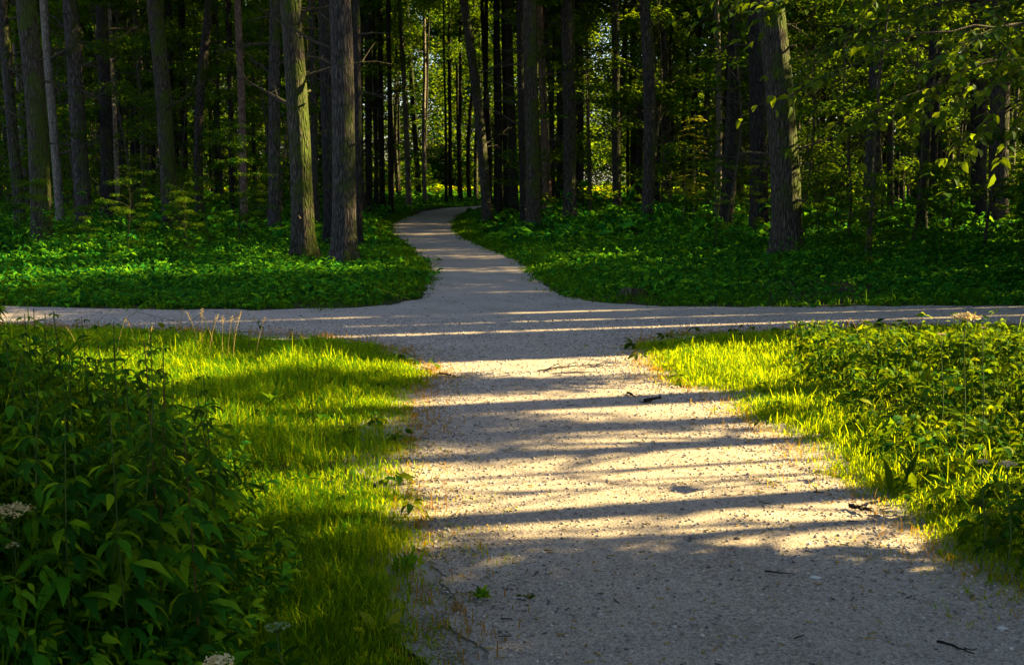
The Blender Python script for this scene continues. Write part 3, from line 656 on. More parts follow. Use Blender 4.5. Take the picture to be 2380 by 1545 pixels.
for (ut, wt, ub, vb, wb, hid, bk, bend, nb, lab) in HERO:
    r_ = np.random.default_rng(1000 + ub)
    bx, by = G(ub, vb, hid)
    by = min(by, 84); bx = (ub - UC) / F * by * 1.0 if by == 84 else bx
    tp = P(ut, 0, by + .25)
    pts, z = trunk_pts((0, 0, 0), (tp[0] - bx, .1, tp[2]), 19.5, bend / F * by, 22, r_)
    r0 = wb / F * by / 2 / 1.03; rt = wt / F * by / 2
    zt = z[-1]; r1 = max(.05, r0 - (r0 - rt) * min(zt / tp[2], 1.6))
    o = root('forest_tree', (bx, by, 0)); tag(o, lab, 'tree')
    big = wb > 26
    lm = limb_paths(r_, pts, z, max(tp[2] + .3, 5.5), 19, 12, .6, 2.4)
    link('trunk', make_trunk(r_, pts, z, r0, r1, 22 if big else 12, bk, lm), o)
    ax = pts[-6]
    c = link('crown', CR[r_.integers(4)], o, (float(ax[0]), float(ax[1]), max(8.6, tp[2] + 2.2)))
    c.rotation_euler = (0, 0, r_.uniform(0, 6)); c.scale = (1.1, 1.1, .9)
    sA = Acc()
    for b in range(9 if wb > 17 else 4):
        h = r_.uniform(.5, 7.5); a = np.array([np.interp(h, z, pts[:, i]) for i in range(3)]); th = r_.uniform(0, 6.28); L = r0 + r_.uniform(.04, .22)
        V, T = tube(a + np.array([math.cos(th), math.sin(th), r_.uniform(-.1, .4)]) * L * np.linspace(0, 1, 4)[:, None], np.linspace(.024, .012, 4) * (.6 + wb / 60), 6, .1, r_); sA.add(V, T)
    st_ = link('branch_stubs', sA.mesh('branch_stubs', M['twig'], True), o); st_['kind'] = 'stuff'
    for b in range(nb + (2 if nb else 0)):
        h = r_.uniform(.35, .98) * min(tp[2], 7); a = np.array([np.interp(h, z, pts[:, i]) for i in range(3)])
        sd_ = r_.choice([-1, 1]); L = r_.uniform(.5, 2.0)
        link('branch', dead_branch(r_, a, (0 if sd_ > 0 else math.pi) + r_.normal(0, .6), L, .012 + .018 * L), o)
    taken.append((bx, by, .9))
    hero_px.append((ub, wb))

# the rest of the wood: copies of shared trees
def free(x, y, d):
    for a, b, c in taken:
        if (a - x) ** 2 + (b - y) ** 2 < max(d, c) ** 2: return False
    return True
random.seed(21)
n_far = 0; tries = 0
GF_L = 'slender dark trunk deep in the wood left of the far path'; GF_R = 'slender dark trunk deep in the wood right of the far path'
while n_far < 270 and tries < 15000:
    tries += 1
    y = random.uniform(30, 84); x = random.uniform(-1, 1) * (.4577 * y + 5)
    if sdist(x, y)[0] < 1.2 or not free(x, y, 1.15): continue
    u = UC + x / y * F
    if y < 48 and any(abs(u - hu) < (hw + 14) for hu, hw in hero_px): continue
    if 1560 < u < 1650 and y < 50: continue
    if 1380 < u < 1425 and y > 45: continue          # the thin place where the sky shows
    if 985 < u < 1085 and y > 60 and random.random() < .6: continue
    taken.append((x, y, 1.2)); n_far += 1
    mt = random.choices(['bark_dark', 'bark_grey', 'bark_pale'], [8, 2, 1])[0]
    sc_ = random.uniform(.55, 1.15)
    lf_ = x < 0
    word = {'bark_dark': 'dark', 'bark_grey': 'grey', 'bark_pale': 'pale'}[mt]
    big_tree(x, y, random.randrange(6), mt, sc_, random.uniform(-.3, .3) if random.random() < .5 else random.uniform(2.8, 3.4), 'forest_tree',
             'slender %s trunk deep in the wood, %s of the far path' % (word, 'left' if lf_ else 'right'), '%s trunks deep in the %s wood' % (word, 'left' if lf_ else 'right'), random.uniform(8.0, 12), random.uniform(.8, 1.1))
# trees right of the frame, whose shade falls on the wood
random.seed(22)
for i, (s_, x) in enumerate([(15.2, 18), (17.6, 21), (20.3, 17), (22.8, 22), (25.6, 19), (28.5, 23), (13.2, 24)]):  # added sun blockers, crowns flattened so higher rays pass
    taken.append((x, s_ + .24 * x, 1.5))
    big_tree(x, s_ + .24 * x, i % 6, 'bark_grey', 1.2, i * 1.3, 'forest_tree', 'tree added beyond the right edge of the view, flat crowned to shade the wood', 'trees beyond the right edge', 8.5, 1.0).children[1].scale.z = .58
for i in range(36):
    for _ in range(40):
        y = random.uniform(15, 75); x = .4577 * y + random.uniform(4, 45)
        if y - .24 * x < 15.5 or not free(x, y, 2.6): continue
        break
    else: continue
    taken.append((x, y, 1.5))
    big_tree(x, y, random.randrange(6), 'bark_grey', random.uniform(.9, 1.5), random.uniform(0, 6), 'forest_tree',
             'tree added beyond the right edge of the view, flat crowned to shade the wood', 'trees beyond the right edge', random.uniform(5, 8), random.uniform(1.1, 1.5))
# understory
random.seed(23)
n = 0; tries = 0
while n < 115 and tries < 9000:
    tries += 1
    y = random.uniform(27, 90); x = random.uniform(-1, 1) * (.4577 * y + 4)
    if sdist(x, y)[0] < 2.6 or not free(x, y, 1.2): continue
    u = UC + x / y * F
    if y < 37: continue
    if 1370 < u < 1440: continue
    if 1540 < u < 1690 and y < 60: continue
    taken.append((x, y, .8)); n += 1; lf_ = x < 0
    small_tree(x, y, random.randrange(4), random.uniform(.7, 1.2) * (1 + y / 120), random.uniform(0, 6.28),
               'leafy young tree with layered foliage among the %s trunks' % ('left' if lf_ else 'right'), 'young leafy trees in the %s wood' % ('left' if lf_ else 'right'))
# traced understory trees
for (u, v, y_, s_, k, lab) in [(300, 520, 31, .95, 0, 'leafy maple between the grey branched trunk and the leaning mossy one'),
                         (560, 520, 26, .42, 1, 'small maple spreading broad leaves in front of the pinkish trunk'),
                         (1700, 540, 33, 1.1, 2, 'dense leafy tree left of the large furrowed trunk on the right'),
                         (1960, 560, 27, .95, 3, 'dark leafy tree behind the slim sapling on the right'),
                         (2120, 560, 25, 1.0, 0, 'dark leafy tree between the slim sapling and the right edge trunks'),
                         (2300, 560, 22.5, .8, 1, 'dark leafy bush tree at the right edge under the hanging boughs'),
                         (170, 560, 35, 1.0, 3, 'leafy young tree behind the two left edge trunks')]:
    x = (u - UC) / F * y_; small_tree(x, y_, k, s_, k * 1.3, lab, None, 'leafy_tree'); taken.append((x, y_, .6))

random.seed(24)
nb_ = 0; tries = 0
while nb_ < 70 and tries < 5000:
    tries += 1
    y = random.uniform(19.5, 40); x = random.uniform(-1, 1) * (.4577 * y + 2)
    u = UC + x / y * F
    if sdist(x, y)[0] < 3.5 or (640 < u < 1640 and y < 34) or not free(x, y, .7): continue
    if 1640 < u < 1900 and y < 24: continue
    taken.append((x, y, .5)); nb_ += 1; sd_w = 'left' if x < 0 else 'right'
    small_tree(x, y, random.randrange(4), random.uniform(.14, .30), random.uniform(0, 6.28), 'low leafy bush under the %s trees, knee to head high' % sd_w, 'low bushes under the %s trees' % sd_w, 'bush')
# backdrop of the wood, far off, reads as one mass
A = Acc(); r_ = np.random.default_rng(9)
cs, rs = [], []
trs = [(r_.uniform(-.62, .62), r_.choice([r_.uniform(100, 118), r_.uniform(150, 175)])) for _ in range(120)]
for i in range(2900):
    a, d = trs[i % 120]; a += r_.normal(0, .016); d += r_.normal(0, 1.6); h = r_.uniform(0, 1) ** 1.1 * (36 if d < 130 else 46)
    if i >= 1350: a = r_.uniform(-.62, .62); d = r_.uniform(185, 200); h = r_.uniform(0, 50)
    u = UC + math.tan(a) * F
    if 1375 < u < 1425 and 12 < h and r_.random() < .8: continue
    cs.append((d * math.sin(a), d * math.cos(a), h)); rs.append(r_.uniform(1.3, 2.6) * (1 if d < 180 else 2.2))
A = crown_acc(r_, cs, rs, 22, .38, .8, nspread=.8)
tag(link('far_wood', A.mesh('far_wood', M['canopy'])), 'mass of far leafy wood closing the view behind all the trunks', 'wood', kind='stuff')

# thickets and trees outside the right edge that shape the light on the path
def S(s, x): return s + .24 * x
for i, (x, y) in enumerate([(-3.5, -2.5), (2.8, -3.2), (-6.5, 0.2), (5.4, -.6), (-1.0, -6.5), (-8.5, 4.0), (7.4, 1.2), (-5, -6), (4.5, -7), (-9.5, -2), (-2.5, 1.0), (3.6, 1.6), (0.8, -1.2)]):
    big_tree(x, y, i % 6, 'bark_grey', 1.2, i * 1.1, 'forest_tree', 'tree behind the viewpoint whose crown dims the bottom of the path', 'trees behind the viewpoint', 6.0, 1.35)
SLOTS = [(11.85, .05), (12.65, .02), (13.5, .06), (16.1, .10), (18.6, .12), (22.3, .08)]  # strips cut out of the leaf screens so sun streaks the path
for j, (s_, x, sc_) in enumerate([(11.0, 9.4, .72), (12.2, 11.0, .8), (13.9, 10.0, .9), (15.6, 11.5, 1.0), (17.6, 12.5, 1.05), (20.2, 14.5, 1.2), (23.5, 16, 1.2)]):  # unseen leaf screens, added to keep the cross path in shade
    r_ = np.random.default_rng(900 + j); cs, rs = [], []
    for i in range(120 if j < 3 else 70):
        h = r_.uniform(.3, [5.6, 7.5, 8, 6.5, 6, 6, 6][j]); a = r_.uniform(0, 6.28); rr = 2.0 * sc_ * math.sqrt(r_.random()); cs.append((rr * math.cos(a), rr * math.sin(a), h)); rs.append(r_.uniform(.6, .95) * min(1, sc_ + .1))
    A = crown_acc(r_, cs, rs, 230, .16, .8); V = np.concatenate(A.V).reshape(-1, 4, 3); RR = np.concatenate(A.R).reshape(-1, 4)
    sv = V[:, :, 1].mean(1) - .24 * V[:, :, 0].mean(1) + s_; kp = np.ones(len(V), bool)
    for c_, hw in SLOTS: kp &= np.abs(sv - c_) > hw + .05
    if s_ < 12: kp &= sv > 9.95
    V = V[kp]; T = (np.arange(len(V))[:, None, None] * 4 + np.array([(0, 1, 2), (0, 2, 3)])[None]).reshape(-1, 3)
    o = root('shade_screen', (x, S(s_, x), 0)); tag(o, 'leaf screen added outside the right edge, slotted to shade and streak the cross path', 'tree', 'added leaf screens beyond the right edge')
    link('trunk', UK[j % 4], o); link('crown', mesh('crown', V.reshape(-1, 3), T, M['canopy'], RR[kp].ravel()), o)
def leafy_pole(x, s_, h0, h1, hw, lab, seed):  # out of view, added to drop a band of shade on the lawn
    r_ = np.random.default_rng(seed); o = root('lawn_shade_pole', (x, S(s_, x), 0)); tag(o, lab, 'tree')
    zz = np.linspace(-.1, h1, 9); p = np.stack([0 * zz, 0 * zz, zz], -1); A = Acc(); V, T = tube(p, np.linspace(.05, .02, 9), 8, .05, r_); A.add(V, T)
    cs = []
    for i in range(48 if hw < .5 else 64):
        c = np.array([r_.uniform(-.9, .9), r_.uniform(-hw, hw), r_.uniform(h0, h1)]); V, T = tube(np.array([[0, 0, c[2] - .4], c * [.5, .5, 1] - [0, 0, .1], c]), [.012, .008, .004], 4); A.add(V, T); cs.append(c)
    link('trunk', A.mesh('trunk', M['twig'], True), o); link('crown', crown_acc(r_, cs, [.3] * len(cs), 260, .10, .8).mesh('crown', M['canopy']), o)
leafy_pole(10.8, 8.75, 5.75, 8.2, .26, 'added leafy pole outside the right edge, its high leaves shading the upper left lawn', 21)
leafy_pole(11.6, 7.0, 6.0, 9.0, .42, 'added leafy pole outside the right edge, its leaves shading the middle left lawn', 22)
leafy_pole(10.2, 4.65, 5.6, 7.6, .62, 'added leafy pole outside the right edge, its leaves shading the lower left lawn', 23)
for (s_, x, sc_, k) in [(2.15, 6.6, .95, 1), (-1.0, 7.5, 1.0, 0), (2.4, 9.2, 1.0, 0), (1.0, 8.2, 1.0, 1), (2.9, 8.0, .75, 1)]:  # unseen thickets added to keep sun off the nearest path
    small_tree(x, S(s_, x), k, sc_, s_, 'dense thicket added right of the viewpoint to shade the bottom of the path', 'added thickets right of the viewpoint', 'shade_screen', TH)
for (s_, x, r, k) in [(7.88, 10.5, .24, 0), (7.08, 13, .16, 1), (5.2, 9.5, .14, 3)]:
    o = big_tree(x, S(s_, x), k, 'bark_grey', r / .15, 0, 'forest_tree', 'bare trunk outside the right edge whose shadow bars the near path', 'trunks casting bars across the path', 11, 1.0)

# ------------------------------------------------------------------ near things
# young stems right of the frame that throw the thin mottled bars
def twiggy(x, s_, h, r, nb, lab, seed):
    r_ = np.random.default_rng(seed); o = root('sapling', (x, S(s_, x), 0)); tag(o, lab, 'sapling')
    zz = np.linspace(-.1, h, 12); p = np.stack([.05 * np.sin(zz * .8 + seed), .03 * np.cos(zz), zz], -1)
    A = Acc(); V, T = tube(p, np.linspace(r, r * .4, 12), 8, .05, r_); A.add(V, T)
    B = []
    for i in range(nb):
        hh = r_.uniform(.25, .98) * h; b = np.array([np.interp(hh, zz, p[:, k]) for k in range(3)]); th = r_.uniform(0, 6.28); L = r_.uniform(.3, .9)
        t = np.linspace(0, 1, 5)[:, None]; d = np.array([math.cos(th), math.sin(th) * .5, r_.uniform(-.15, .9)]) * L * 1.3
        q = b + d * t + np.array([0, .12, .15]) * L * r_.normal() * t ** 2; V, T = tube(q, np.linspace(max(r * .35, .022), .008, 5), 5); A.add(V, T); B.append(q[-1]); B.append(q[3])
    link('trunk', A.mesh('trunk', M['twig'], True), o)
    link('crown', crown_acc(r_, B, [.16 if nb > 10 else .07] * len(B), 60, .045).mesh('crown', M['rowan']), o)
twiggy(8.5, 5.92, 7.5, .04, 8, 'thin straight sapling outside the right edge, shadow like a line', 1)
twiggy(9.5, 6.38, 8, .13, 44, 'branchy sapling outside the right edge, mottling the path with shade', 2)
twiggy(10.5, 6.75, 9, .03, 30, 'dead limbed sapling outside the right edge beside the branchy one', 12)
twiggy(8.0, 5.6, 7, .015, 44, 'wispy sapling outside the right edge behind the line shadow one', 3)
twiggy(7.6, 4.75, 7, .05, 42, 'bushy sapling outside the right edge, dimming the near path', 4)

# slim sapling with leaves at the right (inside the view)
r_ = np.random.default_rng(50)
bx, by = G(2010, 611)
o = root('sapling', (bx, by, 0)); tag(o, 'slender upright sapling with a bare lower stem, right of the large furrowed trunk', 'sapling')
zz = np.linspace(-.1, 5.5, 12); p = np.stack([.05 * zz + .04 * np.sin(zz * 1.3), 0 * zz, zz], -1)
A = Acc(); V, T = tube(p, np.linspace(.045, .015, 12), 9, .05, r_); A.add(V, T)
cs = []
for i in range(12):
    h = r_.uniform(2.4, 5.4); b = np.array([np.interp(h, zz, p[:, k]) for k in range(3)]); th = r_.uniform(0, 6.28); L = r_.uniform(.4, 1.3)
    q = b + np.array([math.cos(th), math.sin(th), .25]) * L * np.linspace(0, 1, 5)[:, None]; V, T = tube(q, np.linspace(.012, .003, 5), 5); A.add(V, T); cs += [q[-1], q[2]]
link('trunk', A.mesh('trunk', M['twig'], True), o)
link('crown', crown_acc(r_, cs, [.42] * len(cs), 70, .10, .35, nspread=.35).mesh('crown', M['canopy']), o)

# rowan saplings with feathery leaves
def rowan(u, v, hid, v_top, lab, seed):
    r_ = np.random.default_rng(seed); bx, by = G(u, v, hid); H = P(u, v_top, by)[2]
    o = root('rowan_sapling', (bx, by, 0)); tag(o, lab, 'sapling')
    zz = np.linspace(-.1, H, 10); p = np.stack([.03 * np.sin(zz * 1.7 + seed), 0 * zz, zz], -1)
    A = Acc(); V, T = tube(p, np.linspace(.018, .006, 10), 6); A.add(V, T); C = Acc()
    for i in range(38):
        h = H * r_.uniform(.28, 1.0); b = np.array([np.interp(h, zz, p[:, k]) for k in range(3)]); th = r_.uniform(0, 6.28); L = r_.uniform(.35, .75) * (1.25 - .6 * h / H)
        t = np.linspace(0, 1, 9)[:, None]; d = np.array([math.cos(th), math.sin(th), .25]); q = b + d * L * t + np.array([0, 0, -.35]) * L * t ** 2
        V, T = tube(q, np.linspace(.005, .002, 9), 4); A.add(V, T)
        sd_ = norm(np.cross(d, [0, 0, 1.0]))[None]
        pos = np.concatenate([q[2:], q[2:]]); dr = np.concatenate([norm(d[None] * .35 + sd_) + 0 * q[2:], norm(d[None] * .35 - sd_) + 0 * q[2:]])
        V, T, rd = leaves(pos, dr + r_.normal(0, .12, dr.shape), up_normals(r_, len(pos), .25), r_.uniform(.10, .17, len(pos)), .05, r_); C.add(V, T, rd)
    link('trunk', A.mesh('trunk', M['bark_pale'], True), o); link('crown', C.mesh('crown', M['rowan']), o)
rowan(1589, 528, .2, 345, 'pale stemmed rowan sapling with feathery leaves, left one of the pair', 61)
rowan(1611, 515, .2, 265, 'taller rowan sapling with feathery leaves coloured sunlit gold right beside its twin', 62)

# boughs hanging in from the right, large leaves; the tree itself stands outside the frame
r_ = np.random.default_rng(77)
o = root('linden_tree', (8.4, 13.2, 0)); tag(o, 'linden tree past the right edge whose big leaved boughs hang into the upper right', 'tree')
pts, z = trunk_pts((0, 0, 0), (.1, 0, 6), 13, .1, 14, r_)
link('trunk', make_trunk(r_, pts, z, .22, .06, 16, 'bark_grey', limb_paths(r_, pts, z, 4.8, 12, 14, 1, 2.6)), o)
cc = link('crown', CR[2], o, (2.6, 2.2, 5.6)); cc.scale = (.7, .6, .7)
base = np.array([8.4, 13.2, 0.0])
def bough(tipuv, startuv, y0, y1, nl, seed, dense=1.0):
    r_ = np.random.default_rng(seed); a = np.array(P(*startuv, y0)) - base; b = np.array(P(*tipuv, y1)) - base
    t = np.linspace(0, 1, 12)[:, None]; p = a + (b - a) * t + np.array([0, 0, .25]) * np.sin(t * 3.1)
    p += r_.normal(0, .02, p.shape); A = Acc(); C = Acc()
    V, T = tube(p, np.linspace(.016, .003, 12), 6); A.add(V, T)
    sub = [(p[6:], 1.0)]
    for i in range(int(nl)):
        k = r_.integers(2, 11); d = norm(b - a); d2 = norm(d + r_.normal(0, .55, 3) * np.array([1, .6, .5])); L = r_.uniform(.3, .9)
        q = p[k] + d2 * L * np.linspace(0, 1, 7)[:, None] + np.array([0, 0, -.25]) * L * np.linspace(0, 1, 7)[:, None] ** 2
        V, T = tube(q, np.linspace(.006, .002, 7), 4); A.add(V, T); sub.append((q[1:], L))
    for q, L in sub:
        d = norm(q[-1] - q[0]); sd_ = norm(np.cross(d, [0, 0, 1.0]))
        for sgn in (-1, 1):
            pos = q + r_.normal(0, .01, q.shape); dr = d * .55 + sgn * sd_ * .8 + r_.normal(0, .25, q.shape) + np.array([0, 0, -.35])
            kp = r_.random(len(q)) < dense
            V, T, rd = leaves(pos[kp], dr[kp], up_normals(r_, kp.sum(), .45), r_.uniform(.07, .13, kp.sum()), r_.uniform(.045, .075, kp.sum()), r_, 'oval'); C.add(V, T, rd)
    m_ = link('bough', A.mesh('bough', M['twig'], True), o); link('foliage', C.mesh('foliage', M['bough']), m_)
for i, (tu, su, y0, y1, nl) in enumerate([((1835, 228), (2480, 60), 10.6, 9.6, 11), ((1760, 40), (2400, -60), 12.4, 11.4, 20), ((2190, 370), (2580, 210), 10.3, 9.4, 12), ((2000, 300), (2500, 150), 10.5, 9.7, 15),
        ((1900, 130), (2430, 0), 12.9, 11.8, 22), ((2150, 180), (2550, 80), 10.4, 9.5, 20), ((2230, 90), (2560, 20), 12.2, 11.3, 18), ((2000, 20), (2500, -90), 12.6, 11.2, 22), ((2290, 260), (2600, 150), 10.2, 9.4, 16), ((1700, 10), (2200, -120), 12.8, 12.0, 14)]):
    bough(tu, su, y0, y1, int(nl * (.75 if y0 < 11 else 1.1)), 800 + i, .85)

# mossy stumps on either side of the far path
def stump(u0, u1, vt, vb, lab, seed, wide):
    r_ = np.random.default_rng(seed); um = (u0 + u1) / 2; bx, by = G(um, vb); wd = (u1 - u0) / F * by / 2; h = (vb - vt) / F * by * .42
    o = root('mossy_stump', (bx, by, 0)); tag(o, lab, 'stump')
    n = 20; th = np.linspace(0, 6.283, n, endpoint=False); prof = [(-.05, 1.25), (.02, 1.15), (.4, 1.0), (.85, .95), (1.0, .82)]
    rr = 1 + .14 * np.sin(th * 3 + seed) + .08 * r_.standard_normal(n); V = []
    for hz, k in prof:
        V.append(np.stack([np.cos(th) * rr * wd * k, np.sin(th) * rr * wd * .6 * k, np.full(n, h * hz) + (.35 * h * np.cos(th * 1.0 + 2) + r_.normal(0, .07 * h, n)) * (hz > .5)], -1))
    V.append(np.array([[0, 0, h * .88]])); V = np.concatenate(V); T = []
    for i in range(len(prof) - 1):
        for j in range(n): a, b = i * n + j, i * n + (j + 1) % n; T += [(a, b, b + n), (a, b + n, a + n)]
    k0 = (len(prof) - 1) * n
    me = mesh('side', V[:-1], T, M['bark_moss'], smooth=True); link('bark', me, o)
    topT = [(j, (j + 1) % n, n) for j in range(n)]
    link('cut_top', mesh('cut_top', np.concatenate([V[k0:k0 + n], V[-1:]]) + np.array([0, 0, .002]), topT, M['stone_w2']), o)
M['stone_w2'] = plain('weathered_wood', (.16, .16, .05), (.50, .45, .43), 14)
stump(1443, 1510, 645, 695, 'low mossy stump in the ground cover right of the far path', 5, 1)
stump(865, 905, 658, 690, 'low grey stump in the ground cover left of the far path', 6, 1)

# fallen twigs and sticks on the path
def stick(pl, y_of, r, lab, name='fallen_stick', forks=0, seed=1):
    r_ = np.random.default_rng(seed); pts = [G(*q) for q in pl]; pts = np.array([(a, b, .012 + r * (1 + .8 * (i % 2))) for i, (a, b) in enumerate(pts)])
    c = pts.mean(0) * np.array([1, 1, 0]); t = np.linspace(0, 1, 9); ps = np.stack([np.interp(t, np.linspace(0, 1, len(pts)), pts[:, k]) for k in range(3)], -1) - c
    ps[:, :2] += r_.normal(0, r * .8, (9, 2)); A = Acc(); V, T = tube(ps, np.linspace(r, r * .35, 9), 6, .12, r_); A.add(V, T)
    for i in range(forks):
        k = r_.integers(1, 7); d = norm(ps[-1] - ps[0]); a = r_.choice([-1, 1]) * r_.uniform(.4, 1.0); d2 = np.array([d[0] * math.cos(a) - d[1] * math.sin(a), d[0] * math.sin(a) + d[1] * math.cos(a), r_.uniform(0, .35)])
        L = r_.uniform(.2, .5) * np.linalg.norm(ps[-1] - ps[0]); q = ps[k] + d2 * L * np.linspace(0, 1, 5)[:, None] + r_.normal(0, .004, (5, 3))
        V, T = tube(q, np.linspace(r * .5, r * .2, 5), 5); A.add(V, T)
    tag(link(name, A.mesh(name, M['bark_dark'], True), None, tuple(c)), lab, 'stick')
stick([(1250, 866), (1310, 858), (1370, 852), (1440, 858)], 0, .006, 'fallen branch with fine forked twigs on the sunny part of the path', 'fallen_branch', 8, 2)
stick([(1280, 872), (1330, 870), (1400, 868)], 0, .004, 'thin twig lying just below the fallen forked branch', 'fallen_stick', 4, 3)
stick([(1500, 940), (1545, 935)], 0, .016, 'short thick stick lying on the first broad shadow bar', 'fallen_stick', 0, 4)
stick([(1460, 918), (1475, 930)], 0, .010, 'small bent stick in the sun above the first shadow bar', 'fallen_stick', 1, 5)
stick([(1020, 872), (1070, 884)], 0, .008, 'dark twig at the tip of the left lawn corner', 'fallen_stick', 2, 6)
stick([(1975, 1185), (2030, 1202)], 0, .012, 'dark weathered branch stub at the right path edge by the lower shade', 'fallen_branch', 5, 7)
stick([(1780, 1335), (1850, 1345)], 0, .004, 'twig beside the white stone chip', 'fallen_stick', 1, 9)
stick([(2180, 1500), (2260, 1530)], 0, .006, 'dark twig in the lower right corner of the path', 'fallen_stick', 1, 10)
def stone(u, v, r, flat, mat, lab, seed):
    r_ = np.random.default_rng(seed); import bmesh
    bm = bmesh.new(); bmesh.ops.create_icosphere(bm, subdivisions=2, radius=1)
    for q in bm.verts: q.co = Vector((q.co.x * r * 1.3, q.co.y * r, q.co.z * r * flat)) * (1 + r_.normal(0, .10))
    me = bpy.data.meshes.new('stone'); bm.to_mesh(me); bm.free(); me.materials.append(M[mat])
    x, y = G(u, v); tag(link('stone', me, None, (x, y, r * flat * .5)), lab, 'stone')
stone(1896, 1345, .018, .5, 'stone_w', 'flat white stone chip on the shaded lower path', 1)
stone(1713, 1255, .012, .9, 'stone_d', 'small dark pebble alone in the dim band of the path', 2)
stone(2330, 1462, .016, .4, 'stone_w', 'pale stone chip near the lower right corner', 3)
stone(1585, 1186, .009, .9, 'stone_d', 'tiny dark pebble at the upper rim of the lower shade', 4)

# single plants
def plant_leaf_cluster(name, u, v, n, L, W, lab, mat, up=1.0, seed=1, cat='plant'):
    r_ = np.random.default_rng(seed); x, y = G(u, v); th = np.linspace(0, 6.28, n, endpoint=False) + r_.normal(0, .3, n)
    d = np.stack([np.cos(th), np.sin(th) * .6, np.full(n, up) + r_.normal(0, .2, n)], -1); nr = np.stack([-np.cos(th), -np.sin(th), np.full(n, .6)], -1)
    V, T, rd = leaves(r_.normal(0, .25 * L, (n, 3)) * np.array([1, .5, 0]) + d * .01, d * np.array([1, 1, 1.0]) + r_.normal(0, .3, (n, 3)), nr, L * r_.uniform(.45, 1.15, n), W, r_, 'oval', .3, .25)
    tag(link(name, mesh(name, V, T, M[mat], rd), None, (x, y, 0)), lab, cat)
plant_leaf_cluster('plantain', 890, 1478, 6, .10, .045, 'broad leaved plantain with one pale upright leaf in the bottom grass', 'rowan', 1.2, 1)
plant_leaf_cluster('dandelion', 1558, 860, 7, .13, .035, 'dandelion with one tall bright leaf at the tip of the right lawn', 'grass', 1.5, 2)
plant_leaf_cluster('dock_plant', 940, 1330, 13, .10, .026, 'dock plant with upright leaves on the left path edge', 'herb_dark', 1.6, 3)
plant_leaf_cluster('path_weed', 1120, 1395, 22, .05, .022, 'small leafy weed standing alone on the shaded left path edge', 'herb_dark', 1.2, 4)
plant_leaf_cluster('path_weed', 1225, 1388, 13, .035, .016, 'flat little weed right of the lone leafy one on the path', 'herb', .4, 5)
plant_leaf_cluster('dandelion', 640, 945, 9, .16, .06, 'dark broad leaved weed in the shaded band of the left lawn', 'herb_dark', .9, 6)
plant_leaf_cluster('dock_plant', 1870 + 240, 1150, 7, .2, .05, 'tall dock leaves rising from the right herb bed', 'herb', 1.8, 7)

def umbel(u, v_top, y_, rad, lab, seed, n_head=14, mat='petal', x_base=None):
    """white umbrella flower on a ribbed stem"""
    r_ = np.random.default_rng(seed); hx, hy, hz = P(u, v_top, y_); bx = hx if x_base is None else x_base
    o = root('umbel_flower', (bx, hy, 0)); tag(o, lab, 'flower')
    t = np.linspace(0, 1, 9)[:, None]; top = np.array([hx - bx, 0, hz - rad * .7]); p = top * t + np.stack([.015 * np.sin(t[:, 0] * 5), 0 * t[:, 0], 0 * t[:, 0]], -1)
    A = Acc(); V, T = tube(p, np.linspace(.004, .0022, 9), 7); A.add(V, T)
    H = Acc()
    for i in range(n_head):
        a = i * 2.4; rr = rad * math.sqrt((i + .5) / n_head); c = p[-1] + np.array([math.cos(a) * rr, math.sin(a) * rr, rad * .7 * math.sqrt(max(.05, 1 - .6 * (rr / rad) ** 2))])
        V, T = tube(np.stack([p[-1], (p[-1] + c) / 2 + np.array([math.cos(a), math.sin(a), -.2]) * .004, c]), [.0016, .0012, .001], 4); A.add(V, T)
        m = 26; d = rand_dirs(r_, m, .35); pos = c + d * rad * .26 * r_.random((m, 1)); nn = up_normals(r_, m, .4)
        V, T, rd = leaves(pos, rand_dirs(r_, m, .2), nn, rad * (.38 if y_ > 4 else .17), rad * (.34 if y_ > 4 else .15), r_); H.add(V, T, rd)
    st = link('stem', A.mesh('stem', M['stem'], True), o); link('flower_head', H.mesh('flower_head', M[mat]), o)
    L = Acc()
    for k in range(5):
        h = r_.uniform(.25, .7); b = top * h; th = r_.uniform(0, 6.28); d = np.array([[math.cos(th), math.sin(th), .2]])
        V, T, rd = leaves(b[None], d, up_normals(r_, 1, .2), .11, .05, r_, 'oval'); link('leaf', mesh('leaf', V, T, M['herb'], rd), o)
umbel(2250, 731, 6.05, .062, 'tall white umbel flower rising above the right herb bed against the cross path', 1, 16)
umbel(2292, 760, 6.3, .016, 'small side umbel right of the tall white one', 2, 6)
umbel(2195, 775, 6.8, .02, 'half open umbel low left of the tall white one', 3, 6)
umbel(2292, 1070, 4.5, .022, 'little flat umbel in the dark right herbs', 4, 9)
umbel(2352, 1074, 4.4, .028, 'yellowish umbel at the right edge beside the little flat one', 5, 10)
umbel(38, 1178, 2.95, .05, 'large white umbel head at the left edge', 6, 20)
umbel(45, 1262, 2.9, .02, 'small greenish umbel under the large one at the left edge', 7, 8)
umbel(520, 1530, 2.75, .04, 'bluish white umbel cut by the bottom edge of the view', 8, 16)
M['greenumbel'] = plain('green_umbel', (.18, .28, .10), (.35, .42, .18), 60)
umbel(655, 1451, 3.2, .035, 'pale green umbel low in the lower left tangle', 9, 10, 'greenumbel')

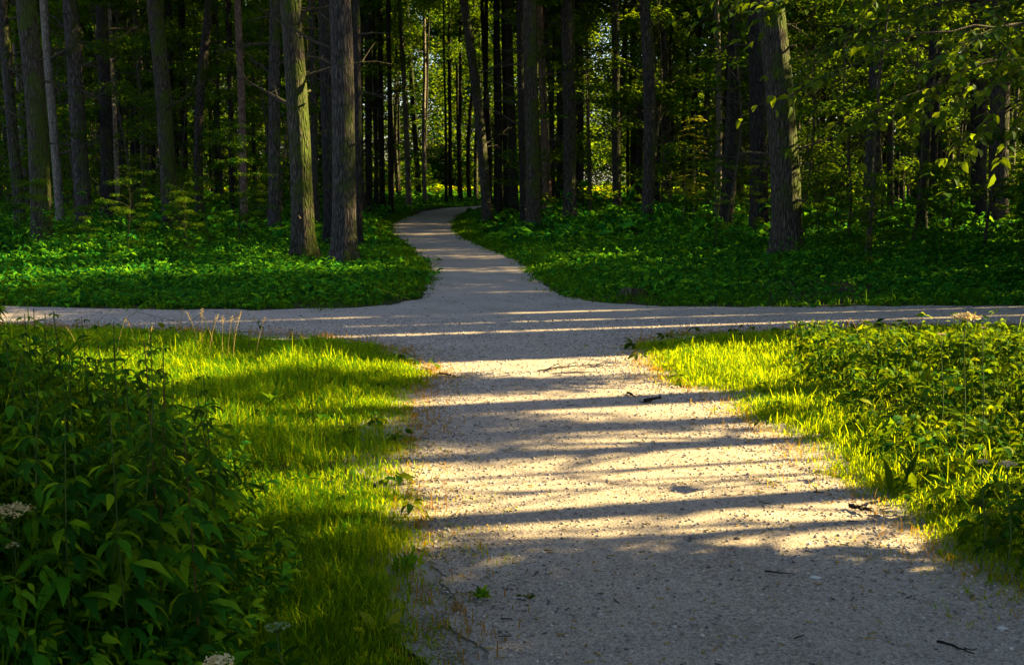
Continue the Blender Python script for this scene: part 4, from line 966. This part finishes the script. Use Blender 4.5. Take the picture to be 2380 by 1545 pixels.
# tall nettle like stems standing dark against the sunny lawn on the left
def tall_herb(u, v_top, y_, lab, seed, red=False, L0=.11):
    r_ = np.random.default_rng(seed); hx, hy, H = P(u, v_top, y_)
    o = root('tall_herb', (hx, hy, 0)); tag(o, lab, 'plant')
    zz = np.linspace(0, H, 12); p = np.stack([.012 * np.sin(zz * 4 + seed), .012 * np.cos(zz * 3), zz], -1); p[:, 0] -= .06 * (1 - zz / H) * r_.normal()
    V, T = tube(p, np.linspace(.0035, .0015, 12), 6); A = Acc(); A.add(V, T); link('stem', A.mesh('stem', M['redstem' if red else 'stem'], True), o)
    C = Acc(); h = H * .99; k = 0
    while h > H * .22:
        b = np.array([np.interp(h, zz, p[:, i]) for i in range(3)]); th = k * 1.57 + r_.normal(0, .3); sz = L0 * (.35 + 1.1 * min(1, (H - h) / H * 2.2))
        for a in (0, math.pi):
            d0 = np.array([math.cos(th + a), math.sin(th + a), .25]); c = b + d0 * sz * .25
            for f in ((-.75, .8), (0, 1.0), (.75, .8)):
                d = np.array([[math.cos(th + a + f[0]), math.sin(th + a + f[0]), -.25 + r_.normal(0, .15)]])
                V, T, rd = leaves(c[None], d, up_normals(r_, 1, .25), sz * f[1], sz * .34, r_, 'oval', .3, .35); C.add(V, T, rd)
        h -= r_.uniform(.045, .085); k += 1
    link('foliage', C.mesh('foliage', M['herb_dark']), o)
TH_ = [(100, 760, 3.8, 'leafy stem between the two tallest left stems', 0), (230, 790, 3.6, 'leafy stem low before the seed stalks', 0), (300, 850, 3.4, 'short leafy stem left of the red stemmed herb', 0), (60, 820, 3.3, 'leafy stem below the far left tall one', 0),
       (410, 880, 3.6, 'leafy stem right of the drooping lobed herb', 0), (150, 960, 2.9, 'broad herb deep in the dark left tangle', 0), (350, 930, 3.1, 'broad herb just under the red stemmed ones', 0), (62, 728, 3.5, 'tall leafy stem at the far left, its tip over the cross path', 0), (135, 722, 3.7, 'tall leafy stem, second from the left edge', 0), (200, 735, 3.9, 'thin tall stem right of the second left one', 0),
       (268, 745, 3.6, 'leafy stem tipped by a drooping leaf above the lawn', 0), (345, 760, 3.5, 'bushy topped dark stem rising before the sunny lawn', 0), (328, 790, 3.3, 'red stemmed tall herb in the middle of the left tangle', 1),
       (378, 800, 3.4, 'red stemmed herb with large drooping lobed leaves', 1), (455, 900, 3.8, 'dark leafy stem at the inner edge of the left tangle', 0), (480, 870, 4.0, 'slender stem nearest the lawn on the left', 0), (170, 830, 3.2, 'broad leafed stem low in the left tangle', 0),
       (90, 900, 3.0, 'dark stem with big leaves close to the left edge', 0), (250, 950, 3.0, 'large leaved stem in the middle of the dark tangle', 0), (420, 1010, 3.2, 'large lobed herb over the sunlit leaf clump', 1), (20, 790, 3.4, 'leafy stem cut by the left edge of the view', 0)]
for i, (u, v, y_, lab, rd_) in enumerate(TH_): tall_herb(u, v, y_, lab, 400 + i, rd_, .075 if v < 850 else .085)

# seeding grass stalks on the left lawn edge
proto = None
random.seed(25)
for i in range(26):
    if i < 16: u, vt, y_ = random.uniform(405, 620), random.uniform(712, 750), random.uniform(9.6, 10.6)
    else: u, vt, y_ = random.choice([random.uniform(100, 400), random.uniform(1850, 2150)]), random.uniform(735, 765), random.uniform(9.4, 10.6)
    x, y, H = P(u, vt, y_)
    if proto is None:
        o = root('seeding_grass', (x, y, 0)); r_ = np.random.default_rng(3); zz = np.linspace(0, 1, 7); p = np.stack([.10 * zz ** 2, 0 * zz, zz], -1)
        V, T = tube(p, np.linspace(.003, .0015, 7), 5); A = Acc(); A.add(V, T); link('stem', A.mesh('stem', M['seed'], True), o)
        m = 34; tt = r_.uniform(.84, 1, m); pos = np.stack([.10 * tt ** 2 + r_.normal(0, .007, m), r_.normal(0, .007, m), tt], -1)
        V, T, rd = leaves(pos, rand_dirs(r_, m, 1) + np.array([0, 0, 1]), rand_dirs(r_, m, 1), .016, .006, r_); link('seed_head', mesh('seed_head', V, T, M['seed'], rd), o); proto = o; kids_ = [c for c in bpy.data.objects if c.parent == o]
    else:
        o = proto.copy(); col.objects.link(o); o.location = (x, y, 0)
        for c in kids_:
            d = c.copy(); col.objects.link(d); d.parent = o
    o.scale = (1, 1, max(.3, H)); o.rotation_euler = (0, 0, random.uniform(0, 6.28))
    tag(o, 'tall grass stalk with golden seed head at the far rim of the %s lawn' % ('left' if x < 0 else 'right'), 'grass stalk', 'seeding grass stalks on the %s lawn' % ('left' if x < 0 else 'right'))
